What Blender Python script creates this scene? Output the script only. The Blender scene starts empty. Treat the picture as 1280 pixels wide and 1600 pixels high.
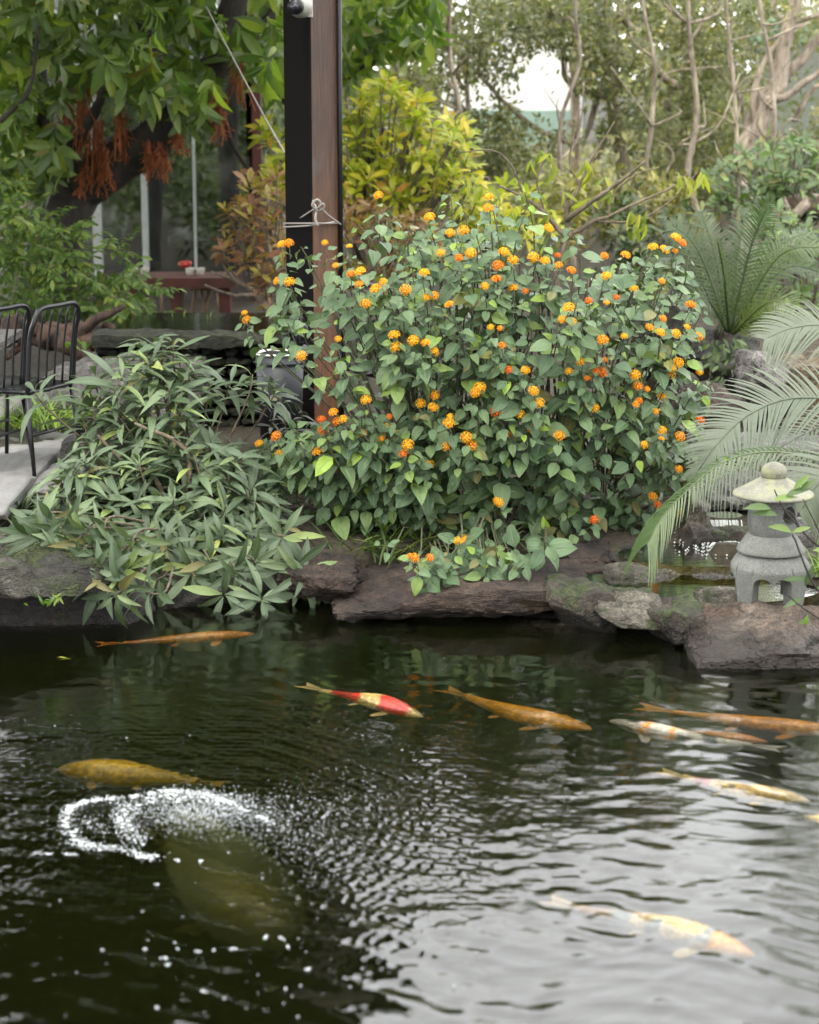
import bpy, math, random
import numpy as np
from mathutils import Vector, Matrix, noise

rng = np.random.default_rng(11)
R = random.Random(11)
SC = bpy.context.scene
COL = SC.collection
rad = math.radians

# ------------------------------------------------------------------ camera
CAM_H, PITCH, FPX = 2.0, rad(12.0), 3200.0
cam_data = bpy.data.cameras.new('camera')
cam = bpy.data.objects.new('camera', cam_data)
COL.objects.link(cam)
cam.location = (0, 0, CAM_H)
cam.rotation_euler = (rad(90) - PITCH, 0, 0)
cam_data.sensor_fit = 'VERTICAL'
cam_data.sensor_height = 36
cam_data.lens = 72
cam_data.clip_start = 0.1
cam_data.clip_end = 800
cam_data.dof.use_dof = True
cam_data.dof.focus_distance = 8.2
cam_data.dof.aperture_fstop = 3.0
SC.camera = cam

# ------------------------------------------------------------------ world, sun, exposure
world = bpy.data.worlds.new('World')
SC.world = world
world.use_nodes = True
wn, wl = world.node_tree.nodes, world.node_tree.links
wn.clear()
sky = wn.new('ShaderNodeTexSky')
sky.sky_type = 'NISHITA'
sky.sun_disc = False
sky.sun_elevation = rad(58)
sky.sun_rotation = rad(200)
sky.air_density = 1.0
sky.dust_density = 3.0
wmix = wn.new('ShaderNodeMix'); wmix.data_type = 'RGBA'
wmix.inputs[0].default_value = 0.72
wmix.inputs[7].default_value = (27.0, 27.0, 26.6, 1)       # even bright cloud layer
wbg = wn.new('ShaderNodeBackground')
wbg.inputs['Strength'].default_value = 0.13
wout = wn.new('ShaderNodeOutputWorld')
wl.new(sky.outputs[0], wmix.inputs[6])
wl.new(wmix.outputs[2], wbg.inputs['Color'])
wl.new(wbg.outputs[0], wout.inputs['Surface'])

sun_data = bpy.data.lights.new('sun', 'SUN')
sun_data.energy = 1.5
sun_data.angle = rad(14)
sun_data.color = (1.0, 0.93, 0.80)
sun = bpy.data.objects.new('sun', sun_data)
COL.objects.link(sun)
_az = rad(200)
_sd = Vector((math.sin(_az) * math.cos(rad(58)), math.cos(_az) * math.cos(rad(58)), math.sin(rad(58))))
sun.rotation_euler = _sd.to_track_quat('Z', 'Y').to_euler()
sun.location = (0, 0, 20)

SC.view_settings.view_transform = 'Standard'
SC.view_settings.look = 'None'
SC.view_settings.gamma = 1
SC.view_settings.exposure = 1.0
SC.view_settings.use_curve_mapping = False
SC.cycles.max_bounces = 8
SC.cycles.transparent_max_bounces = 16
SC.cycles.diffuse_bounces = 3
SC.cycles.glossy_bounces = 3
SC.cycles.transmission_bounces = 4
SC.cycles.volume_bounces = 1
SC.cycles.caustics_reflective = False
SC.cycles.caustics_refractive = True
SC.cycles.sample_clamp_indirect = 6

# ------------------------------------------------------------------ placing
def ray(px, py):
    x = (px - 640) / FPX
    y = (800 - py) / FPX
    return np.array([x, math.cos(PITCH) + y * math.sin(PITCH), -math.sin(PITCH) + y * math.cos(PITCH)])
CAMP = np.array([0, 0, CAM_H])
def P(px, py, Y):
    d = ray(px, py)
    return CAMP + d * (Y / d[1])
def G(px, py, z=0.0):
    d = ray(px, py)
    return CAMP + d * ((z - CAM_H) / d[2])
def GR(px, py, z):
    """point at depth z under the still pond surface, seen through refraction"""
    d = nrm(ray(px, py)); s = G(px, py, 0.0)
    h = d[:2] / 1.33; dz = -math.sqrt(1 - float(h @ h))
    return s + np.array([h[0], h[1], dz]) * (z / dz)
def depth_of(p):
    p = np.asarray(p, float) - CAMP
    return p[..., 1] * math.cos(PITCH) - p[..., 2] * math.sin(PITCH)
def ppm(p):
    return FPX / depth_of(p)
def proj(p):
    p = np.atleast_2d(p) - CAMP
    dz = p[:, 1] * math.cos(PITCH) - p[:, 2] * math.sin(PITCH)
    uy = p[:, 1] * math.sin(PITCH) + p[:, 2] * math.cos(PITCH)
    return 640 + FPX * p[:, 0] / dz, 800 - FPX * uy / dz, dz
def in_poly(px, py, poly):
    c = False
    n = len(poly)
    for i in range(n):
        x1, y1 = poly[i]; x2, y2 = poly[(i + 1) % n]
        if (y1 > py) != (y2 > py) and px < (x2 - x1) * (py - y1) / (y2 - y1) + x1:
            c = not c
    return c
def poly_samples(poly, n):
    xs = [p[0] for p in poly]; ys = [p[1] for p in poly]
    out = []
    while len(out) < n:
        x, y = R.uniform(min(xs), max(xs)), R.uniform(min(ys), max(ys))
        if in_poly(x, y, poly):
            out.append((x, y))
    return out
def nrm(v):
    v = np.asarray(v, float)
    return v / (np.linalg.norm(v, axis=-1, keepdims=True) + 1e-9)

# ------------------------------------------------------------------ mesh building (quads only)
def make_mesh(name, V, F, uv=None, rnd=None, colr=None, smooth=True):
    V = np.ascontiguousarray(V, dtype=np.float32); F = np.ascontiguousarray(F, dtype=np.int32)
    me = bpy.data.meshes.new(name)
    me.vertices.add(len(V)); me.vertices.foreach_set('co', V.ravel())
    nf, k = F.shape
    me.loops.add(nf * k); me.loops.foreach_set('vertex_index', F.ravel())
    me.polygons.add(nf)
    me.polygons.foreach_set('loop_start', np.arange(0, nf * k, k, dtype=np.int32))
    me.polygons.foreach_set('use_smooth', np.full(nf, smooth, dtype=bool))
    if uv is not None:
        l = me.uv_layers.new(name='UVMap')
        l.data.foreach_set('uv', np.ascontiguousarray(uv[F.ravel()], dtype=np.float32).ravel())
    if rnd is not None:
        a = me.attributes.new('rnd', 'FLOAT', 'POINT')
        a.data.foreach_set('value', np.ascontiguousarray(rnd, dtype=np.float32))
    if colr is not None:
        a = me.attributes.new('tint', 'FLOAT_COLOR', 'POINT')
        c = np.ones((len(V), 4), dtype=np.float32); c[:, :3] = colr
        a.data.foreach_set('color', c.ravel())
    me.update(calc_edges=True)
    me.validate()
    return me

def link(name, me, mat=None, parent=None, world=True):
    o = bpy.data.objects.new(name, me)
    COL.objects.link(o)
    if mat is not None and me is not None and not me.materials:
        me.materials.append(mat)
    if parent is not None:
        o.parent = parent
        if world:
            p = parent
            off = Vector((0, 0, 0))
            while p is not None:
                off -= p.location
                p = p.parent
            o.location = off
    return o

def tag(o, label=None, cat=None, group=None, kind=None):
    if label: o['label'] = label
    if cat: o['category'] = cat
    if group: o['group'] = group
    if kind: o['kind'] = kind
    return o

def thing(name, label, cat, loc, group=None):
    o = bpy.data.objects.new(name, None)
    COL.objects.link(o)
    o.location = Vector([float(c) for c in loc])
    o.empty_display_size = 0.1
    return tag(o, label, cat, group)

class MB:
    def __init__(s):
        s.V, s.F, s.U, s.C, s.n = [], [], [], [], 0
    def add(s, V, F, uv=None, col=None):
        V = np.asarray(V, float)
        s.V.append(V); s.F.append(np.asarray(F, int) + s.n)
        s.U.append(uv if uv is not None else np.zeros((len(V), 2)))
        s.C.append(np.broadcast_to(col if col is not None else (1, 1, 1), (len(V), 3)))
        s.n += len(V)
        return s
    def box(s, c, size, rot=None):
        sx, sy, sz = [a / 2 for a in size]
        V = np.array([(x, y, z) for x in (-sx, sx) for y in (-sy, sy) for z in (-sz, sz)])
        if rot is not None: V = V @ np.array(rot).T
        F = [(0, 1, 3, 2), (4, 6, 7, 5), (0, 4, 5, 1), (2, 3, 7, 6), (0, 2, 6, 4), (1, 5, 7, 3)]
        return s.add(V + np.asarray(c), F)
    def tube(s, pts, r, sides=6, cap=True):
        pts = np.asarray(pts, float); n = len(pts)
        r = np.broadcast_to(np.asarray(r, float), (n,))
        T = nrm(np.gradient(pts, axis=0))
        up = np.array([0.13, 0.21, 1.0]) if abs(T[0][2]) < 0.9 else np.array([1.0, 0.1, 0.05])
        V = []
        a = np.arange(sides) * 2 * math.pi / sides
        N = nrm(np.cross(T[0], up))
        for i in range(n):
            N = nrm(N - T[i] * np.dot(N, T[i])); B = np.cross(T[i], N)
            V.append(pts[i] + r[i] * (np.cos(a)[:, None] * N + np.sin(a)[:, None] * B))
        if cap:
            V = [np.repeat(pts[:1], sides, 0)] + V + [np.repeat(pts[-1:], sides, 0)]
        m = len(V)
        V = np.concatenate(V)
        F = [(i * sides + j, i * sides + (j + 1) % sides, (i + 1) * sides + (j + 1) % sides, (i + 1) * sides + j)
             for i in range(m - 1) for j in range(sides)]
        uv = np.array([(j / sides, i) for i in range(m) for j in range(sides)], float)
        return s.add(V, F, uv)
    def lathe(s, prof, c, sides=32, fn=None):
        V = []
        for (r, z) in prof:
            for j in range(sides):
                a = 2 * math.pi * j / sides
                rr = r * (fn(a, z) if fn else 1)
                V.append((rr * math.cos(a), rr * math.sin(a), z))
        m = len(prof)
        F = [(i * sides + j, i * sides + (j + 1) % sides, (i + 1) * sides + (j + 1) % sides, (i + 1) * sides + j)
             for i in range(m - 1) for j in range(sides)]
        return s.add(np.array(V) + np.asarray(c), F)
    def build(s, name, mat, parent=None, smooth=True, origin=None, col=False):
        V = np.concatenate(s.V); F = np.concatenate(s.F); U = np.concatenate(s.U); C = np.concatenate(s.C)
        if origin is not None: V = V - np.asarray(origin)
        me = make_mesh(name, V, F, U, np.zeros(len(V)), C if col else None, smooth)
        o = link(name, me, mat, parent)
        if origin is not None and parent is None: o.location = Vector([float(a) for a in origin])
        elif origin is not None: o.location = o.location + Vector([float(a) for a in origin])
        return o

def curve(pts, n=12):
    pts = np.asarray(pts, float)
    if len(pts) == 2:
        t = np.linspace(0, 1, n)[:, None]
        return pts[0] * (1 - t) + pts[1] * t
    P0 = np.vstack([2 * pts[0] - pts[1], pts, 2 * pts[-1] - pts[-2]])
    out = []
    segs = len(pts) - 1
    for k in range(n):
        u = k / (n - 1) * segs; i = min(int(u), segs - 1); t = u - i
        a, b, c, d = P0[i], P0[i + 1], P0[i + 2], P0[i + 3]
        out.append(0.5 * ((2 * b) + (-a + c) * t + (2 * a - 5 * b + 4 * c - d) * t * t + (-a + 3 * b - 3 * c + d) * t ** 3))
    return np.array(out)

def limb(mb, pxpts, w0, w1, n=14, sides=9, gnarl=0.05, flare=0.0):
    """pxpts: (px, py, Y); widths in picture pixels at both ends"""
    pts = curve([P(*p) for p in pxpts], n)
    sc = 1 / ppm(pts)
    r = np.linspace(w0, w1, n) / 2 * sc
    r[0] *= 1 + flare
    ph = R.uniform(0, 50)
    for i in range(1, n - 1):
        v = noise.noise_vector(Vector((i * 0.6 + ph, ph, 0)))
        pts[i] += np.array(v) * r[i] * 2 * gnarl * 4
        r[i] *= 1 + 0.22 * noise.noise(Vector((i * 0.9, ph, 3)))
    mb.tube(pts, r, sides)
    return pts

# ------------------------------------------------------------------ materials
class NT:
    def __init__(s, name):
        s.m = bpy.data.materials.new(name); s.m.use_nodes = True
        s.n, s.l = s.m.node_tree.nodes, s.m.node_tree.links
        s.b = s.n['Principled BSDF']; s.out = s.n['Material Output']
    def new(s, t, **kw):
        n = s.n.new(t)
        for k, v in kw.items(): setattr(n, k, v)
        return n
    def set(s, sock, v):
        if hasattr(v, 'is_output'): s.l.new(v, sock)
        elif isinstance(v, (tuple, list)) and len(v) == 3 and len(sock.default_value) == 4: sock.default_value = (*v, 1)
        else: sock.default_value = v
    def noise(s, scale=5, detail=4, rough=0.55, vec=None, dist=0.0):
        n = s.new('ShaderNodeTexNoise')
        n.inputs['Scale'].default_value = scale; n.inputs['Detail'].default_value = detail
        n.inputs['Roughness'].default_value = rough; n.inputs['Distortion'].default_value = dist
        if vec is not None: s.l.new(vec, n.inputs['Vector'])
        return n.outputs['Fac']
    def vor(s, scale=5, vec=None, feature='F1', out='Distance'):
        n = s.new('ShaderNodeTexVoronoi', feature=feature)
        n.inputs['Scale'].default_value = scale
        if vec is not None: s.l.new(vec, n.inputs['Vector'])
        return n.outputs[out]
    def math(s, op, a, b=0.5, c=None, clamp=False):
        n = s.new('ShaderNodeMath', operation=op, use_clamp=clamp)
        s.set(n.inputs[0], a); s.set(n.inputs[1], b)
        if c is not None: s.set(n.inputs[2], c)
        return n.outputs[0]
    def ramp(s, fac, stops, interp='LINEAR'):
        n = s.new('ShaderNodeValToRGB'); cr = n.color_ramp; cr.interpolation = interp
        while len(cr.elements) < len(stops): cr.elements.new(0.5)
        for e, (p, c) in zip(cr.elements, stops):
            e.position = p; e.color = (*c, 1) if not isinstance(c, (int, float)) else (c, c, c, 1)
        s.set(n.inputs[0], fac)
        return n.outputs[0]
    def mix(s, f, a, b, blend='MIX'):
        n = s.new('ShaderNodeMix', data_type='RGBA', blend_type=blend)
        s.set(n.inputs[0], f); s.set(n.inputs[6], a); s.set(n.inputs[7], b)
        return n.outputs[2]
    def bump(s, h, strength=0.5, dist=0.01, normal=None):
        n = s.new('ShaderNodeBump')
        n.inputs['Strength'].default_value = strength; n.inputs['Distance'].default_value = dist
        s.l.new(h, n.inputs['Height'])
        if normal is not None: s.l.new(normal, n.inputs['Normal'])
        return n.outputs[0]
    def pos(s): return s.new('ShaderNodeNewGeometry').outputs['Position']
    def obj(s): return s.new('ShaderNodeTexCoord').outputs['Object']
    def scale(s, vec, sc):
        n = s.new('ShaderNodeMapping'); s.l.new(vec, n.inputs[0]); n.inputs['Scale'].default_value = sc
        return n.outputs[0]
    def base(s, col=None, rough=None, normal=None, **kw):
        if col is not None: s.set(s.b.inputs['Base Color'], col)
        if rough is not None: s.set(s.b.inputs['Roughness'], rough)
        if normal is not None: s.l.new(normal, s.b.inputs['Normal'])
        for k, v in kw.items(): s.set(s.b.inputs[k], v)
        return s.m

def rnd_value(t):
    a = t.new('ShaderNodeAttribute', attribute_name='rnd').outputs['Fac']
    o = t.new('ShaderNodeObjectInfo').outputs['Random']
    m = t.math('GREATER_THAN', a, 5.0)
    return t.math('ADD', t.math('MULTIPLY', m, t.math('SUBTRACT', a, 10.0)), t.math('MULTIPLY', t.math('SUBTRACT', 1.0, m), o))

def leaf_mat(name, stops, under=None, rough=0.42, trans=0.3, vein=0.5, rib=(0.16, 0.2, 0.08), spec=0.5, side=16.0, bumpd=0.003, aged=True):
    t = NT(name)
    r = rnd_value(t)
    c = t.ramp(r, stops)
    uvn = t.new('ShaderNodeUVMap').outputs[0]
    sep = t.new('ShaderNodeSeparateXYZ'); t.l.new(uvn, sep.inputs[0])
    au = t.math('ABSOLUTE', t.math('SUBTRACT', sep.outputs[0], 0.5))
    ribm = t.math('SUBTRACT', 1.0, t.math('MULTIPLY', au, 16.0), clamp=True)
    v2 = t.math('SINE', t.math('MULTIPLY', t.math('SUBTRACT', sep.outputs[1], t.math('MULTIPLY', au, 0.55)), side * 6.28))
    v2 = t.math('MULTIPLY', t.math('POWER', t.math('ABSOLUTE', v2), 0.35), 1.0)
    blot = t.noise(38, 3, vec=t.obj())
    c = t.mix(t.math('MULTIPLY', t.math('SUBTRACT', blot, 0.45, clamp=True), 1.6), c, t.mix(0.5, c, (0.02, 0.03, 0.01)))
    c = t.mix(t.math('MULTIPLY', ribm, 0.55 * vein), c, rib)
    if aged: tipm = t.math('MULTIPLY', t.math('GREATER_THAN', t.math('ADD', sep.outputs[1], t.math('MULTIPLY', blot, 0.12)), 0.985), t.math('GREATER_THAN', t.math('FRACT', t.math('MULTIPLY', r, 7.3)), 0.6))
    if aged: c = t.mix(t.math('MULTIPLY', tipm, .8), c, (0.13, 0.08, 0.03))
    if aged: old = t.math('GREATER_THAN', t.math('FRACT', t.math('MULTIPLY', r, 13.7)), 0.975)
    if aged: c = t.mix(t.math('MULTIPLY', old, .6), c, (0.2, 0.15, 0.04))
    if under is not None:
        bf = t.new('ShaderNodeNewGeometry').outputs['Backfacing']
        c = t.mix(t.math('MULTIPLY', bf, 0.75), c, under)
    h = t.math('ADD', t.math('MULTIPLY', v2, 1.0), t.math('MULTIPLY', ribm, -1.2))
    nn = t.bump(h, 0.55 * vein, bumpd)
    t.base(c, rough, nn, **{'Specular IOR Level': spec})
    tr = t.new('ShaderNodeBsdfTranslucent')
    t.l.new(t.mix(1.0, c, (1.25, 1.5, 0.55), 'MULTIPLY'), tr.inputs[0])
    ms = t.new('ShaderNodeMixShader'); ms.inputs[0].default_value = trans
    t.l.new(t.b.outputs[0], ms.inputs[1]); t.l.new(tr.outputs[0], ms.inputs[2]); t.l.new(ms.outputs[0], t.out.inputs[0])
    return t.m

def rock_mat(name, a, b, c, moss=0.0, wetline=None, strata=0.0, rough=0.8, scale=1.0):
    t = NT(name)
    p = t.pos()
    n1 = t.noise(3.2 * scale, 8, 0.62, p, 0.5)
    n2 = t.noise(24 * scale, 6, 0.7, p)
    n3 = t.noise(110 * scale, 3, 0.7, p)
    col = t.ramp(n1, [(0.32, a), (0.5, b), (0.68, c)])
    col = t.mix(0.85, col, t.ramp(n2, [(0.32, 0.22), (0.5, 0.95), (0.66, 1.7)]), 'MULTIPLY')
    col = t.mix(0.7, col, t.ramp(n3, [(0.38, 0.4), (0.6, 1.45)]), 'MULTIPLY')
    crack = t.vor(6 * scale, t.mix(0.25, p, t.new('ShaderNodeTexNoise').outputs['Color']), 'DISTANCE_TO_EDGE')
    cm = t.math('SUBTRACT', 1.0, t.math('MULTIPLY', crack, 26.0), clamp=True)
    col = t.mix(t.math('MULTIPLY', cm, 0.16), col, (0.02, 0.018, 0.015))
    h = t.math('ADD', t.math('MULTIPLY', n2, 1.0), t.math('MULTIPLY', n3, 0.4))
    h = t.math('SUBTRACT', h, t.math('MULTIPLY', cm, 0.25))
    if strata:
        ps = t.scale(p, (0.6, 0.6, 9.0))
        ns = t.noise(5, 5, 0.6, ps, 0.8)
        col = t.mix(strata, col, t.ramp(ns, [(0.35, 0.35), (0.5, 1.0), (0.65, 1.5)]), 'MULTIPLY')
        h = t.math('ADD', h, t.math('MULTIPLY', ns, 1.6 * strata))
    rg = rough
    if moss:
        nz = t.new('ShaderNodeSeparateXYZ'); t.l.new(t.new('ShaderNodeNewGeometry').outputs['Normal'], nz.inputs[0])
        mm = t.math('ADD', t.noise(5.5, 6, 0.7, p, 0.3), t.math('MULTIPLY', nz.outputs[2], 0.08))
        lo = 0.72 - moss * 0.3
        mk = t.ramp(mm, [(lo, 0.0), (lo + 0.07, 1.0)])
        mc = t.ramp(t.noise(60, 3, 0.6, p), [(0.3, (0.014, 0.02, 0.006)), (0.55, (0.04, 0.052, 0.014)), (0.75, (0.085, 0.10, 0.03))])
        col = t.mix(mk, col, mc)
        h = t.math('ADD', h, t.math('MULTIPLY', mk, 0.6))
    if wetline is not None:
        pz = t.new('ShaderNodeSeparateXYZ'); t.l.new(p, pz.inputs[0])
        w = t.math('ADD', pz.outputs[2], t.math('MULTIPLY', t.noise(7, 4, vec=p), 0.09))
        wm = t.ramp(t.math('MULTIPLY', w, 4.0), [(wetline * 4, 1.0), (wetline * 4 + 0.16, 0.0)])
        col = t.mix(t.math('MULTIPLY', wm, 0.78), col, (0.012, 0.011, 0.009))
        rg = t.math('SUBTRACT', rough, t.math('MULTIPLY', wm, 0.52))
    return t.base(col, rg, t.bump(h, 1.0, 0.03))

def plain(name, col, rough=0.5, metal=0.0, nscale=30, var=0.25, bump=0.2, spec=0.5):
    t = NT(name)
    n = t.noise(nscale, 5, 0.6, t.obj())
    c = t.mix(1.0, col, t.ramp(n, [(0.3, 1 - var), (0.7, 1 + var)]), 'MULTIPLY')
    return t.base(c, t.math('ADD', rough - 0.08, t.math('MULTIPLY', n, 0.16)), t.bump(n, bump, 0.003), Metallic=metal, **{'Specular IOR Level': spec})

def bark_mat(name, a, b, sc=1.0):
    t = NT(name)
    p = t.scale(t.pos(), (1, 1, 0.35))
    n1 = t.noise(14 * sc, 7, 0.68, p, 0.6); n2 = t.noise(3, 4, 0.6, t.pos())
    c = t.ramp(n1, [(0.35, a), (0.62, b)])
    c = t.mix(0.6, c, t.ramp(n2, [(0.35, 0.55), (0.65, 1.3)]), 'MULTIPLY')
    return t.base(c, 0.85, t.bump(n1, 0.9, 0.02))

M = {}
M['lantana'] = leaf_mat('lantana_leaf', [(0.0, (0.0607, 0.116, 0.0509)), (0.55, (0.105, 0.1723, 0.078)), (0.85, (0.1446, 0.2196, 0.0931)), (0.975, (0.1984, 0.2988, 0.0451)), (1.0, (0.2799, 0.4218, 0.0451))],
                        under=(0.12, 0.17, 0.08), rough=0.36, trans=0.14, vein=1.0, rib=(0.24, 0.32, 0.15), side=8, spec=0.6, bumpd=0.005)
M['lance'] = leaf_mat('lance_leaf', [(0.0, (0.045, 0.075, 0.034)), (0.55, (0.085, 0.13, 0.068)), (0.9, (0.14, 0.195, 0.095)), (0.985, (0.2, 0.27, 0.08)), (1.0, (0.30, 0.34, 0.08))],
                      under=(0.13, 0.17, 0.1), rough=0.4, trans=0.12, vein=0.8, rib=(0.22, 0.27, 0.13), side=14, spec=0.6)
M['canopy'] = leaf_mat('canopy_leaf', [(0.0, (0.0544, 0.0975, 0.0231)), (0.5, (0.0979, 0.156, 0.0347)), (0.8, (0.1631, 0.2242, 0.0385)), (1.0, (0.2828, 0.3315, 0.0539))],
                       under=(0.15, 0.21, 0.08), rough=0.35, trans=0.4, vein=0.6, side=12)
M['yellow'] = leaf_mat('yellow_leaf', [(0.0, (0.198, 0.255, 0.0135)), (0.35, (0.36, 0.374, 0.018)), (0.75, (0.522, 0.476, 0.027)), (0.93, (0.585, 0.442, 0.045)), (1.0, (0.45, 0.2125, 0.045))],
                       under=(0.3, 0.36, 0.06), rough=0.4, trans=0.4, vein=0.5, side=8)
M['rust'] = leaf_mat('rust_leaf', [(0.0, (0.10, 0.055, 0.02)), (0.3, (0.20, 0.085, 0.045)), (0.55, (0.26, 0.17, 0.03)), (0.8, (0.28, 0.25, 0.03)), (1.0, (0.30, 0.12, 0.07))],
                     rough=0.5, trans=0.35, vein=0.4, rib=(0.25, 0.14, 0.06))
M['fern'] = leaf_mat('pinnate_leaf', [(0.0, (0.056, 0.105, 0.0188)), (0.5, (0.096, 0.165, 0.0338)), (0.85, (0.16, 0.2325, 0.045)), (1.0, (0.24, 0.285, 0.0525))],
                     rough=0.45, trans=0.35, vein=0.4)
M['olive'] = leaf_mat('small_olive_leaf', [(0.0, (0.0595, 0.0728, 0.037)), (0.4, (0.1309, 0.14, 0.0677)), (0.75, (0.2261, 0.224, 0.1048)), (0.93, (0.357, 0.3248, 0.1356)), (1.0, (0.3808, 0.2128, 0.0986))],
                      rough=0.45, trans=0.4, vein=0.1)  # leaf colour brightened for the hazy, exposed background
M['farleaf'] = leaf_mat('distant_leaf', [(0.0, (0.0625, 0.084, 0.0375)), (0.5, (0.175, 0.192, 0.0875)), (0.85, (0.3125, 0.324, 0.1375)), (1.0, (0.5, 0.48, 0.25))], rough=0.5, trans=0.4, vein=0.1)  # pale leaf colour stands in for haze over the distance
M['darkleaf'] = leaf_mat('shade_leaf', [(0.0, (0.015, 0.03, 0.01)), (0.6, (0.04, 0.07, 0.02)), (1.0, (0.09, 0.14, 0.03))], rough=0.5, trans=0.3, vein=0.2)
M['midleaf'] = leaf_mat('glossy_green_leaf', [(0.0, (0.04, 0.0765, 0.021)), (0.6, (0.08, 0.136, 0.035)), (1.0, (0.16, 0.238, 0.049))], rough=0.35, trans=0.3, vein=0.4)
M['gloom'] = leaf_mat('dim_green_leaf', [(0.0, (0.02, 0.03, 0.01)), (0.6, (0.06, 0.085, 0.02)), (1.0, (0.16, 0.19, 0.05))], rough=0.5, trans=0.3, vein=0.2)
M['ochre'] = leaf_mat('ochre_leaf', [(0.0, (0.10, 0.10, 0.03)), (0.6, (0.24, 0.22, 0.06)), (1.0, (0.4, 0.34, 0.08))], rough=0.5, trans=0.3, vein=0.2)
M['droop'] = leaf_mat('drooping_leaf', [(0.0, (0.126, 0.1714, 0.0378)), (0.6, (0.2646, 0.2938, 0.0378)), (1.0, (0.378, 0.355, 0.0756))], rough=0.4, trans=0.4, vein=0.5)
M['cycad'] = leaf_mat('cycad_frond', [(0.0, (0.0338, 0.0607, 0.0204)), (0.6, (0.0607, 0.0945, 0.034)), (1.0, (0.1013, 0.1417, 0.0408))], rough=0.35, trans=0.3, vein=0.2, aged=False)
M['palm'] = leaf_mat('pale_palm_frond', [(0.0, (0.0898, 0.1154, 0.0799)), (0.6, (0.1257, 0.1496, 0.1095)), (1.0, (0.1616, 0.1839, 0.1389))], under=(0.1346, 0.1539, 0.1136), rough=0.4, trans=0.18, vein=0.4, aged=False)
M['palmgreen'] = leaf_mat('curled_palm_frond', [(0.0, (0.0867, 0.1355, 0.048)), (0.6, (0.13, 0.1788, 0.0816)), (1.0, (0.1626, 0.2059, 0.1152))], under=(0.0488, 0.1029, 0.0144), rough=0.4, trans=0.25, vein=0.3, aged=False)
M['strap'] = leaf_mat('strap_leaf', [(0.0, (0.03, 0.06, 0.015)), (0.7, (0.08, 0.13, 0.03)), (1.0, (0.25, 0.32, 0.08))], rough=0.4, trans=0.3, vein=0.5)
M['grass'] = leaf_mat('bright_strap_leaf', [(0.0, (0.1, 0.18, 0.03)), (0.7, (0.22, 0.33, 0.05)), (1.0, (0.4, 0.5, 0.12))], rough=0.4, trans=0.35, vein=0.5)
M['twig'] = bark_mat('twig_bark', (0.05, 0.06, 0.03), (0.13, 0.13, 0.07), 3)
M['branch'] = bark_mat('branch_bark', (0.06, 0.045, 0.03), (0.2, 0.16, 0.11), 2)
M['darkbark'] = bark_mat('dark_bark', (0.008, 0.007, 0.006), (0.045, 0.035, 0.026))
M['greybark'] = bark_mat('grey_bark', (0.084, 0.0633, 0.0462), (0.324, 0.2645, 0.198), 1.2)
M['palebark'] = bark_mat('pale_bark', (0.13, 0.10, 0.075), (0.38, 0.32, 0.25), 1.2)
M['root'] = bark_mat('aerial_root', (0.135, 0.0336, 0.0112), (0.4725, 0.1456, 0.0448), 3)
M['rock_dark'] = rock_mat('dark_wet_rock', (0.016, 0.012, 0.009), (0.05, 0.038, 0.028), (0.12, 0.095, 0.07), moss=0.6, wetline=0.1)
M['rock_left'] = rock_mat('left_bank_rock', (0.017, 0.0153, 0.0111), (0.0442, 0.0408, 0.0318), (0.0816, 0.0748, 0.0604), moss=0.62, wetline=0.13)
M['rock_brown'] = rock_mat('brown_layered_rock', (0.0111, 0.007, 0.0049), (0.0366, 0.0218, 0.0147), (0.0699, 0.0463, 0.0331), moss=0.0, wetline=0.035, strata=0.75)
M['rock_red'] = rock_mat('reddish_rock', (0.0446, 0.0243, 0.0173), (0.0893, 0.058, 0.0422), (0.1339, 0.1086, 0.0883), moss=0.3, wetline=0.12, rough=0.75)
M['rock_grey'] = rock_mat('grey_rock', (0.049, 0.0453, 0.0422), (0.102, 0.0945, 0.0902), (0.155, 0.1437, 0.1344), moss=0.0)
M['rock_mossy'] = rock_mat('pale_mossy_rock', (0.0497, 0.0421, 0.0296), (0.1033, 0.0918, 0.0703), (0.1606, 0.1454, 0.1183), moss=0.55, wetline=0.03)
M['rock_cliff'] = rock_mat('warm_cliff_rock', (0.0504, 0.0364, 0.0208), (0.112, 0.084, 0.052), (0.1848, 0.1512, 0.0988), moss=0.1, strata=0.3)
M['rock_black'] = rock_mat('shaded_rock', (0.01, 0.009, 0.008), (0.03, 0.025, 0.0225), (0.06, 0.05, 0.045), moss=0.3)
M['wallstone'] = rock_mat('mossy_wall_stone', (0.008, 0.009, 0.006), (0.022, 0.024, 0.012), (0.05, 0.055, 0.02), moss=0.36, scale=2)
M['black_metal'] = plain('black_metal', (0.012, 0.012, 0.014), 0.35, 0.3, 80, 0.3, 0.05)
M['bin'] = plain('black_bin_plastic', (0.012, 0.014, 0.02), 0.5, 0, 60, 0.2, 0.05)
M['steel'] = plain('steel_rim', (0.6, 0.58, 0.52), 0.3, 0.9, 40, 0.2, 0.05)
M['red_wood'] = plain('red_brown_timber', (0.085, 0.022, 0.015), 0.55, 0, 12, 0.35, 0.2)
M['white_paint'] = plain('white_paint', (0.434, 0.408, 0.3575), 0.6, 0, 20, 0.1, 0.05)
M['rope'] = plain('pale_rope', (0.25, 0.23, 0.21), 0.8, 0, 200, 0.3, 0.3)
M['bag'] = plain('black_polythene', (0.012, 0.012, 0.015), 0.25, 0, 30, 0.3, 0.4)

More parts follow.
